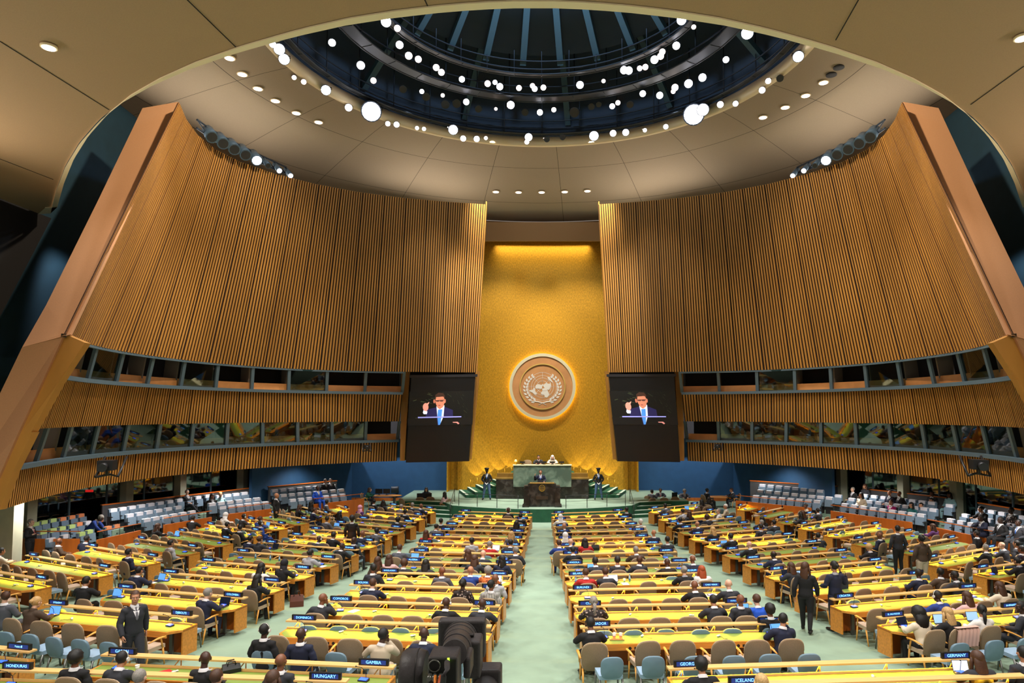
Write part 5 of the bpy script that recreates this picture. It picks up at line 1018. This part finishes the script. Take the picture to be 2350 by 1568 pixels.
MIDL = '762 98 a 1.1|828 150 a 1.3|857 185 b 1|925 205 d 1.2|968 210 a .8|978 222 d 1.3|1016 219 b .7|1048 238 d 1.4|1022 240 d 1.4|1070 234 a 1.1|1098 250 d 1.2|1138 250 b .6|1172 241 a 1.4|1205 258 d 1.2|1239 258 a 1.1|1271 252 b .9|1318 258 d 1.7|1357 245 d 1.1|1374 240 d .9|1405 244 a 1|1418 236 b .9|1446 240 d 1.2|1475 215 a 1.1|1514 219 a 1.2|1549 201 b 1.2|1545 210 b .8|1580 192 a 1.4|1612 178 a 1.3|1666 137 a 1|1060 182 a 1|1136 189 a .8'
for st, z, wd in ((INN, 24.9, 'inner'), (OUT, 22.78, 'rim'), (MIDL, 24.2, 'middle')):
    for i, ln in enumerate(st.split('|')):
        f = ln.split(); p = atz(float(f[0]), float(f[1]), z); s_ = float(f[3])
        lamp(p, f[2], s_ * .92, (CX + (p.x - CX) * .3, 10, 3), '%s stage light, %s from left along %s ring of the dome' % ({'a': 'bright white', 'b': 'warm white', 'd': 'unlit'}[f[2]] if s_ < 2.5 else 'largest dazzling', ORD[i], wd), 'stage lights around the dome')
def bowl_hit(px, py):
    r = ray(px, py); a, b = 5.0, 60.0
    for _ in range(60):
        k = (a + b) / 2; p = C0 + r * k; rr = math.hypot(p.x, p.y - 29)
        if p.z < bowl(max(rr, RR)) - .03: a = k
        else: b = k
    return C0 + r * a
for i, (x, y) in enumerate(((527,133),(556,170),(592,203),(632,231),(680,259),(731,280),(1138,440),(1190,441),(1243,441),(1296,440),(1348,438),(1751,269),(1802,246),(1849,219),(1890,189),(112,107),(2346,86),(1908,172),(1925,155))):
    p = bowl_hit(x, y) if i not in (15, 16) else atz(x, y, 14.53); dk = i > 16
    t = root('downlight', p, 0, '%s recessed downlight in ceiling, %s' % ('unlit' if dk else 'lit', ('%s of right ceiling row' % ORD[i - 11] if i > 10 and i < 15 else '%s of row above gold wall' % ORD[i - 6] if i in range(6, 11) else '%s of left ceiling row' % ORD[i] if i < 6 else 'low ceiling near camera, left' if i == 15 else 'low ceiling near camera, right' if i == 16 else 'black hole beside right row, %s' % ORD[i - 17])), 'downlight', 'round ceiling downlights')
    s_ = .20 if i not in (15, 16) else .13
    m = MB(); m.tube([(0, 0, .02), (0, 0, -.03)], s_ * 1.25, 18); m.build('trim_ring', [FASCIA if not dk else BLACK], t)
    m = MB(); m.tube([(0, 0, -.03), (0, 0, -.04)], s_, 18); m.build('lens', [DOWN if not dk else BLACK], t)
for sx, sd in ((-1, 'left'), (1, 'right')):                              # lamp bars behind the tops of the side walls
    t = root('lamp_bar', (0, 0, 0), 0, 'truss of dark cylindrical lamps above top of %s slatted wall' % sd, 'truss'); pts = []
    for i in range(9):
        x, y = 452 + 205 * i / 8, 286 + 108 * (i / 8) ** .85; p = atz(x, y - 4, 20.3); pts.append(Vector((p.x * -sx, p.y, p.z)))
    t.location = pts[4]; pts = [p - pts[4] for p in pts]
    m = MB(); m.tube([p + Vector((0, 0, .15)) for p in pts], .05, 6); m.tube([p + Vector((0, 0, -.25)) for p in pts], .05, 6)
    for a, b in zip(pts[:-1], pts[1:]): m.tube([a + Vector((0, 0, .15)), b + Vector((0, 0, -.25))], .03, 5)
    m.build('truss', [TRUSS], t)
    for i, p in enumerate(pts[1:]):
        d = Vector((sx * -.5, -.5, -.6)).normalized(); m = MB(); m.tube([p - d * .1, p + d * .75], [.26, .30] if i < 5 else [.12, .16], 12); b = m.build('lamp_housing', [mat('lamp_blue_grey', (74, 96, 118), .4, .3)], t)
        m = MB(); m.tube([p + d * .75, p + d * .76], .24 if i < 5 else .13, 12); m.build('lens', [LENS if i in (4, 6, 7) else DGREY], b)
# ================================================================ TABLES BESIDE THE DAIS AND SMALL THINGS
def table(px, py, w, d, lab, rz=0):
    p = onf(px, py, .74); t = root('work_table', (p.x, p.y, fl(p.y)), rz, lab, 'table'); m = MB()
    m.tube([(0, 0, .70), (0, 0, .74)], 1, 28); m.v = [(x * w / 2, y * d / 2, z) for x, y, z in m.v]; m.build('tabletop', [WOOD], t)
    for s in (-1, 1): m = MB(); m.box((s * w * .3, 0, .35), (.06, d * .5, .70)); m.build('leg', [DGREY], t)
    return p
TB = [table(880, 1137, 2.6, 1.1, 'oval wooden table with two monitors by left blue wall'), table(968, 1148, 2.9, .9, 'long wooden table with tan chairs left of dais steps', .15), table(1532, 1146, 3.2, .9, 'long wooden table with tan chairs right of dais steps', -.15), table(1652, 1140, 1.8, 1.1, 'wooden table with papers by right blue wall')]
for k, (i, dx) in enumerate(((0, -.35), (0, .2), (1, -.1), (1, .4), (2, .5))): monitor((TB[i].x + dx, TB[i].y + .1, .745), .15 * k, 'black monitor, %s counted across the tables beside dais' % ORD[k], .5, .34)
for i, (x, y, h, ps, rz, hr, sk, tp, lab) in enumerate(((844, 1124, 1.23, 'desk', -90, 'lb', 4, 'green', 'long-haired person in green seated at oval table, left'), (979, 1124, 1.2, 'desk', 180, 'lk', 3, 'charcoal', 'dark-haired person behind monitors at left table'), (1018, 1136, 1.23, 'sit', 60, 'lk', 3, 'pink', 'dark-haired person in pink at right end of left table'), (1494, 1130, 1.2, 'desk', -40, 'sk', 3, 'grey', 'person in grey suit at left end of right table'), (1515, 1126, 1.2, 'desk', 180, 'sk', 2, 'charcoal', 'person in dark suit facing camera at right table'), (1570, 1128, 1.2, 'desk', 180, 'wg', 4, 'grey', 'grey-haired person in grey behind right table'), (1625, 1128, 1.2, 'sit', -70, 'sk', 2, 'black', 'person in black left of paper-covered table'), (1683, 1126, 1.2, 'desk', 90, 'sb', 3, 'charcoal', 'person in charcoal right of paper-covered table'), (1628, 1149, 1.2, 'sit', -30, 'lk', 3, 'black', 'long-haired person in black before paper-covered table'))):
    p = onf(x, y, h); r = math.radians(rz); person((p.x, p.y, fl(p.y)), r, ps, hr, sk, tp, lab)
    c = copy_tree(CH); c.location = (p.x + math.sin(r) * .08, p.y - math.cos(r) * .08, fl(p.y)); c.rotation_euler = (0, 0, r); tag(c, 'tan chair under ' + lab.replace('person ', 'one '), 'chair')
for i, (x, y, rz, lab) in enumerate(((964, 1155, 0, 'tall pale chair back, left of pair before left table'), (988, 1154, 0, 'tall pale chair back, right of pair before left table'), (929, 1158, -.7, 'angled tan chair at left end of left table'), (1491, 1157, .5, 'angled tan chair at left end of right table'), (1524, 1156, 0, 'tall pale chair back, left of pair before right table'), (1549, 1154, 0, 'tall pale chair back, right of pair before right table'), (1637, 1130, 3.0, 'tan chair facing camera behind paper-covered table'))):
    p = onf(x, y - 12, .95); c = copy_tree(CH); c.location = (p.x, p.y + .3, fl(p.y)); c.rotation_euler = (0, 0, rz); tag(c, lab, 'chair')
t = root('office_chair', tuple(onf(905, 1150, 0)), .3, 'black mesh office chair by left blue wall', 'chair'); m = MB(); m.tube([(0, -.25, .62), (0, -.3, 1.1)], [.30, .28], 16, ell=[.12, .1], up=(0, 1, 0)); m.build('backrest', [DGREY], t)
m = MB(); m.tube([(0, 0, .42), (0, 0, .50)], .26, 16); m.build('seat', [BLACK], t); m = MB(); m.tube([(0, 0, .1), (0, 0, .42)], .03, 8)
for k in range(5): m.tube([(0, 0, .12), (.3 * math.cos(k * 1.257), .3 * math.sin(k * 1.257), .03)], .02, 5)
m.build('base', [BLACK], t)
p = onf(1572, 1150, 0); t = root('equipment_frame', (p.x, p.y + 1.2, 0), 0, 'black open steel frame booth by right blue wall', 'frame')
for nm, pts in (('top_frame', [(-1.1, 0, 1.1), (1.1, 0, 1.1), (1.1, .9, 1.1), (-1.1, .9, 1.1), (-1.1, 0, 1.1)]), ('base_frame', [(-1.1, 0, .05), (1.1, 0, .05), (1.1, .9, .05), (-1.1, .9, .05), (-1.1, 0, .05)])): m = MB(); m.tube(pts, .04, 5); m.build(nm, [BLACK], t)
for x in (-1.1, 1.1):
    for y in (0, .9): m = MB(); m.tube([(x, y, 0), (x, y, 1.1)], .04, 5); m.build('post', [BLACK], t)
m = MB(); m.box((-.75, .45, .55), (.6, .8, .95)); m.build('equipment_box', [BLACK], t)
for sx, sd in ((-1, 'left'), (1, 'right')):
    q = [onf(1476, 1126, 0), onf(1540, 1122, 0)] if sx > 0 else [onf(918, 1126, 0), onf(1010, 1128, 0)]
    railing('platform_railing', [tuple(v) for v in (q[0], q[0].lerp(q[1], .5), q[1])], .9, 'thin black railing before %s blue wall' % sd)
def nrz(p):
    b = nearest(Vector((p.x, p.y, 0)) - Vector((0, .5, 0))); return b[1]['rz'] if b else 0
SCR = {'b': mat('laptop_blue', (96, 160, 230), .3, emit=.8), 'w': mat('laptop_white', (226, 236, 246), .3, emit=.9), 'p': mat('laptop_pale', (150, 186, 220), .3, emit=.8), 'k': mat('laptop_dark', (20, 30, 48), .3, emit=.2)}
def on_desk(px, py, h=.765):                                            # a point on the top of the desk met there
    p = onf(px, py, h); best = None
    for D in DESKS:
        v = Vector((p.x, p.y, 0)) - Vector((D['o'].x, D['o'].y, 0)); x, y = v.dot(D['t']), v.dot(D['n']); X = max(-D['L'] / 2 + .3, min(D['L'] / 2 - .3, x)); Y = max(-.18, min(.10, y)); e = abs(x - X) + abs(y - Y)
        if best is None or e < best[0]: best = (e, D, X, Y)
    e, D, X, Y = best; q = D['o'] + D['t'] * X + D['n'] * Y; q.z = D['o'].z + h; return q
LT = '255 1364 b|355 1334 b|139 1410 b|395 1224 b|645 1258 k|620 1208 b|765 1204 b|1141 1262 w|1145 1332 w|1100 1330 p|1354 1305 b|1402 1331 w|1653 1250 b|1550 1206 b|1702 1400 b|1766 1444 b|1793 1319 k|2062 1434 k|2140 1426 p|2212 1420 p|1878 1336 p|2180 1533 w|521 1387 k|909 1294 b|2262 1312 k|800 1258 k|1606 1204 k|1588 1172 b'
LN = ['in third seat of', 'beside']
for i, ln in enumerate(LT.split('|')):
    f = ln.split(); p = on_desk(float(f[0]), float(f[1])); b = nearest(Vector((p.x, p.y, 0)) - Vector((0, .3, 0))); rz = (b[1]['rz'] if b else 0) + random.uniform(-.15, .15)
    t = root('laptop', p, rz, 'open laptop with %s screen, %s%s' % ({'b': 'blue', 'w': 'white', 'p': 'pale blue', 'k': 'dark'}[f[2]], '%s from left among laptops, ' % ORD[sum(1 for l in LT.split('|') if float(l.split()[0]) < float(f[0]))], b[1]['row'] if b else 'near aisle'), 'laptop', 'open laptops on the desks')
    m = MB(); m.box((0, -.10, .008), (.32, .22, .016)); m.build('keyboard_base', [DGREY], t)
    R_ = Matrix.Rotation(math.radians(-18), 3, 'X'); m = MB(); m.box((0, .045, .118), (.32, .008, .22), M=R_); m.build('lid', [DGREY], t)
    m = MB(); m.box((0, .040, .118), (.30, .003, .20), M=R_); m.build('display', [SCR[f[2]]], t)
def things(st, name, cat, lab, grp, fn, h=.767):
    L_ = st.split('|'); xs = sorted(float(l.split()[0]) for l in L_)
    for ln in L_:
        f = ln.split(); p = on_desk(float(f[0]), float(f[1]), h); b = nearest(Vector((p.x, p.y, 0)) - Vector((0, .3, 0)))
        o = root(name, p, (b[1]['rz'] if b else 0) + random.uniform(-.4, .4), '%s, %s from left, %s' % (lab, ORD[xs.index(float(f[0]))], b[1]['row'] if b else 'by aisle'), cat, grp); fn(o)
def paper(o): m = MB(); m.box((0, 0, .003), (.21, .30, .006)); m.build('sheets', [PAPER], o)
def bottle(o):
    m = MB(); m.tube([(0, 0, 0), (0, 0, .15), (0, 0, .18), (0, 0, .21)], [.032, .033, .018, .014], 12); m.build('bottle_body', [mat('water_bottle', (170, 200, 220), .15)], o); m = MB(); m.tube([(0, 0, .21), (0, 0, .235)], .017, 10); m.build('bottle_cap', [mat('bottle_cap', (40, 80, 170), .4)], o)
    m = MB(); m.tube([(0, 0, .05), (0, 0, .11)], .0345, 12); m.build('bottle_label', [mat('bottle_label', (50, 120, 180), .5)], o)
def cup(o): m = MB(); m.tube([(0, 0, 0), (0, 0, .09)], [.032, .042], 14); m.build('cup_body', [WHITEP], o); m = MB(); m.tube([(0, 0, .09), (0, 0, .10)], .044, 14); m.build('cup_lid', [WHITEP], o)
things('330 1338|1020 1421|862 1356|812 1404|1372 1337|1612 1362|1640 1367|1912 1216|1725 1288|2222 1383|600 1341|742 1305|1602 1370|1180 1325|1435 1340|2250 1377', 'paper_sheets', 'paper', 'white paper sheets lying flat on desk', 'loose papers on the desks', paper)
things('395 1334|590 1284|620 1288|641 1290|1311 1340|1441 1332|1110 1302|1162 1247|1822 1330', 'water_bottle', 'bottle', 'small plastic water bottle standing on desk', 'water bottles on the desks', bottle)
things('315 1540|1404 1454|1420 1456|1430 1333|1164 1336', 'paper_cup', 'cup', 'white cup on desk', 'white cups on the desks', cup)
def simple(name, px, py, h, lab, cat, fn, rz=0): p = onf(px, py, h); o = root(name, (p.x, p.y, p.z), rz, lab, cat); fn(o); return o
def bag(col, w, d, h):
    def f(o):
        m = MB(); m.prism([(-w / 2, -d / 2, 0), (w / 2, -d / 2, 0), (w / 2, d / 2, 0), (-w / 2, d / 2, 0)], (0, 0, h * .5)); m.prism([(-w / 2, -d / 2, h * .5), (w / 2, -d / 2, h * .5), (w * .46, -d * .2, h), (-w * .46, -d * .2, h)], (0, d * .5, 0)); m.build('bag_body', [mat('bag_' + col, {'black': (22, 22, 26), 'brown': (96, 48, 34), 'navy': (44, 48, 76)}[col], .5)], o)
        m = MB()
        for s in (-.3, .3): m.tube([(-w * .22, s * d, h * .95), (-w * .18, s * d, h * 1.35), (w * .18, s * d, h * 1.35), (w * .22, s * d, h * .95)], .012, 5)
        m.build('bag_handles', [BLACK], o)
    return f
simple('handbag', 1366, 1263, .77, 'black handbag standing on desk beside person in red', 'bag', bag('black', .34, .14, .22))
simple('tote_bag', 681, 1392, 0, 'brown leather tote bag on floor beside left block desk', 'bag', bag('brown', .42, .22, .36), .3)
simple('shoulder_bag', 1934, 1352, .75, 'navy shoulder bag hanging from the person in navy, right block', 'bag', bag('navy', .36, .12, .40), .4)
simple('camera_bag', 530, 1543, .77, 'black padded bag lying on desk, thirteenth row left', 'bag', bag('black', .34, .2, .16), .6)
def folder(o): m = MB(); m.box((0, 0, .005), (.24, .31, .01)); m.build('cover', [mat('red_card', (200, 40, 44), .5)], o)
simple('red_folder', 380, 1545, .765, 'red and white folder lying on desk near camera, left', 'folder', folder, .8)
simple('red_folder', 2262, 1319, .765, 'red folder beside dark laptop, far right desk', 'folder', folder, .4)
def tray(o):
    m = MB(); m.box((0, 0, .01), (.34, .24, .02)); m.build('tray_board', [BOARD], o); m = MB(); m.box((0, 0, .024), (.28, .18, .008)); m.build('tray_mat', [DWOOD], o)
simple('serving_tray', 1415, 1466, .765, 'small wooden tray on desk with cups, twelfth row right', 'tray', tray)
def shawl(o):
    m = MB(); m.grid([[(x, -.33 - (z - .5) * .16 + (.10 if z > 1.0 else 0) - .015 * math.cos(x * 60), z) for x in [-.31 + .62 * i / 30 for i in range(31)]] for z in (.55, .75, .95, 1.01)]); m.grid([[(x, -.33 - .08 + y, 1.015) for x in [-.31 + .62 * i / 30 for i in range(31)]] for y in (0, .12)]); m.build('cloth', [mat('pink_knit', (214, 172, 158), .9)], o)
p = onf(2206, 1440, .95); b = nearest(Vector((p.x, p.y, 0)))
if b: o = root('shawl', (b[1]['o'] + b[1]['t'] * b[2] + b[1]['n'] * -.68), b[1]['rz'], 'pink shawl draped over a chair back near right aisle', 'shawl'); o.location.z = fl(o.location.y); shawl(o)
# brackets with cameras on the lower bands
for x, y, s_, lab in ((246, 1068, 1.05, 'black camera on bracket in front of lower left band'), (842, 1026, .62, 'small black camera near screen on lower left band'), (1647, 1024, .62, 'small black camera near screen on lower right band'), (2246, 1066, 1.05, 'black camera on bracket in front of lower right band')):
    p = atz(x, y, 4.9 if s_ < 1 else 4.85); k = Vector((p.x - CX, p.y, p.z - CZ)) * (.97 if s_ > 1 else .985); p = C0 + k
    t = root('robotic_camera', p, .3 if x < 1200 else -.3, lab, 'camera'); m = MB(); m.box((0, 0, .0), (.42 * s_, .5 * s_, .3 * s_)); m.build('camera_body', [BLACK], t)
    m = MB(); m.tube([(0, -.25 * s_, 0), (0, -.5 * s_, -.05)], [.1 * s_, .13 * s_], 12); m.build('lens', [DGREY], t); m = MB(); m.tube([(-.3 * s_, .0, -.35 * s_), (0, .3, -.3 * s_), (.3 * s_, 0, -.35 * s_), (.3 * s_, .9, .2 * s_)], .04 * s_, 6); m.tube([(0, 0, -.3 * s_), (0, 0, 0)], .05 * s_, 6); m.tube([(-.3 * s_, 0, -.35 * s_), (-.3 * s_, .9, .2 * s_)], .04 * s_, 6); m.build('bracket', [BLACK], t)
# red exit sign on the dark lounge wall, left
p = aty(205, 1127, 30.6); t = root('exit_sign', p, .2, 'small red lit sign behind nearest left gallery', 'sign'); m = MB(); m.box((0, 0, 0), (.30, .05, .10)); m.build('sign_face', [mat('red_sign', (190, 26, 26), .5, emit=.8)], t)
# ================================================================ BROADCAST CAMERA IN THE REAR BALCONY
m = MB(); m.box((0, 1.2, 3.75), (14, 5.2, .2)); struct('floor_rear_balcony', m, CARPET)
CB = mat('camera_black', (66, 62, 64), .5, bump=.1, var=.1, scale=60); CBD = mat('camera_rear', (14, 14, 15), .6); RUB = mat('camera_rubber', (66, 64, 66), .6)
o0 = aty(1018, 1530, 2.95); t = root('broadcast_camera', (o0.x, o0.y, o0.z), 0, 'large black broadcast camera seen from behind on rear balcony', 'camera')
def W(px, py, y): return aty(px, py, y) - o0
def pbox(x0, y0, x1, y1, ya, yb, mt, nm, par=None, bv=.012, zb=None):
    a, b = W(x0, y0, ya), W(x1, y1, ya); m = MB(); zl = b.z if zb is None else zb
    m.prism([(a.x, a.y, a.z), (b.x, a.y, a.z), (b.x, a.y, zl), (a.x, a.y, zl)], (0, yb - ya, 0)); o = m.build(nm, mt, par or t); md = o.modifiers.new('b', 'BEVEL'); md.width = bv; md.segments = 3; return o
body = pbox(981, 1509, 1049, 1640, 2.72, 2.86, [CB], 'camera_body'); pbox(984, 1513, 1046, 1640, 2.712, 2.73, [CBD], 'rear_panel', body, .003)
m = MB(); p = W(997, 1529, 2.70); m.tube([p + Vector((.022 * math.cos(2 * PI * i / 20), 0, .022 * math.sin(2 * PI * i / 20))) for i in range(21)], .003, 5); m.build('connector', [STEEL], body)
for x in (988, 999, 1012): m = MB(); p = W(x, 1550, 2.70); m.tube([p, p + Vector((0, -.04, 0))], .009, 10); m.build('connector', [STEEL], body)
m = MB(); p = W(1029, 1517, 2.70); m.box(p, (.008, .008, .02)); m.build('indicator_lamp', [mat('green_led', (180, 255, 60), .4, emit=2)], body)
m = MB(); m.tube([W(1026, 1520, 2.68), W(1026, 1535, 2.64), W(1018, 1552, 2.62), W(1014, 1600, 2.62)], .011, 8); m.build('cable', [RUB], body)
for x0, x1, cn, cc in ((999, 998, 'cable_orange', (250, 150, 60)), (1011, 1004, 'cable_red', (210, 96, 50))): m = MB(); m.tube([W(x0, 1552, 2.66), W((x0 + x1) / 2, 1566, 2.63), W(x1, 1610, 2.62)], .006, 7); m.build('cable', [mat(cn, cc, .5)], body)
m = MB(); m.tube([W(1042, 1500, 2.84), W(1044, 1496, 2.98), W(1051, 1480, 3.25), W(1057, 1466, 3.60)], [.052, .056, .070, .088], 28); L1 = m.build('lens_barrel', [CB], t)
for f in (.15, .42, .68, .88):
    a, b = W(1044, 1496, 2.98), W(1057, 1466, 3.60); q = a.lerp(b, f); q2 = a.lerp(b, f + .09); r0 = .056 + .031 * f; m = MB(); m.tube([q, q2], r0 + .005, 36); m.build('focus_ring', [RUB], L1)
hood = pbox(1005, 1425, 1113, 1512, 3.60, 3.68, [CB], 'lens_hood', None, .014)
grip = pbox(1063, 1474, 1102, 1560, 3.18, 3.32, [CB], 'zoom_drive'); pbox(1077, 1458, 1087, 1463, 3.24, 3.27, [BLACK], 'drive_button', grip, .002)
m = MB(); a, b = W(925, 1545, 2.95), W(978, 1545, 2.95); m.tube([a + Vector((-.004, 0, 0)), a + Vector((.01, 0, 0)), b - Vector((.03, 0, 0)), b], [.085, .098, .098, .088], 32); m.build('viewfinder_drum', [CB], t)
m = MB(); m.tube([b - Vector((.034, 0, 0)), b - Vector((.03, 0, 0))], .0995, 32); m.build('drum_seam', [BLACK], t)
h = pbox(1063, 1510, 1079, 1560, 2.86, 3.0, [CB], 'side_handle')
m = MB(); m.tube([(.0, 0, -.24), (0, 0, 3.85 - o0.z + .12)], .07, 14); m.build('pedestal_column', [DGREY], t)
for k in range(3): m = MB(); a = k * 2.09 + .5; m.tube([(0, 0, 3.85 - o0.z + .3), (.35 * math.cos(a), .35 * math.sin(a), 3.86 - o0.z)], .03, 8); m.build('leg', [DGREY], t)
o1 = aty(1115, 1580, 3.3); t2 = root('camera_monitor', (o1.x, o1.y, o1.z), 0, 'small black camera hood beside large broadcast camera', 'camera')
a, b = aty(1083, 1539, 3.3) - o1, aty(1149, 1640, 3.3) - o1; m = MB(); m.prism([(a.x, 0, a.z), (b.x, 0, a.z), (b.x, 0, b.z), (a.x, 0, b.z)], (0, .12, 0)); q = m.build('lens_hood', [CB], t2); md = q.modifiers.new('b', 'BEVEL'); md.width = .012; md.segments = 3
m = MB(); m.tube([(0, -.16, a.z - .085), (0, 0, a.z - .085)], [.05, .062], 24); m.build('lens_barrel', [RUB], t2)
m = MB(); m.tube([(0, .06, b.z + .02), (0, .06, 3.86 - o1.z)], .04, 10); m.build('pedestal_column', [DGREY], t2)
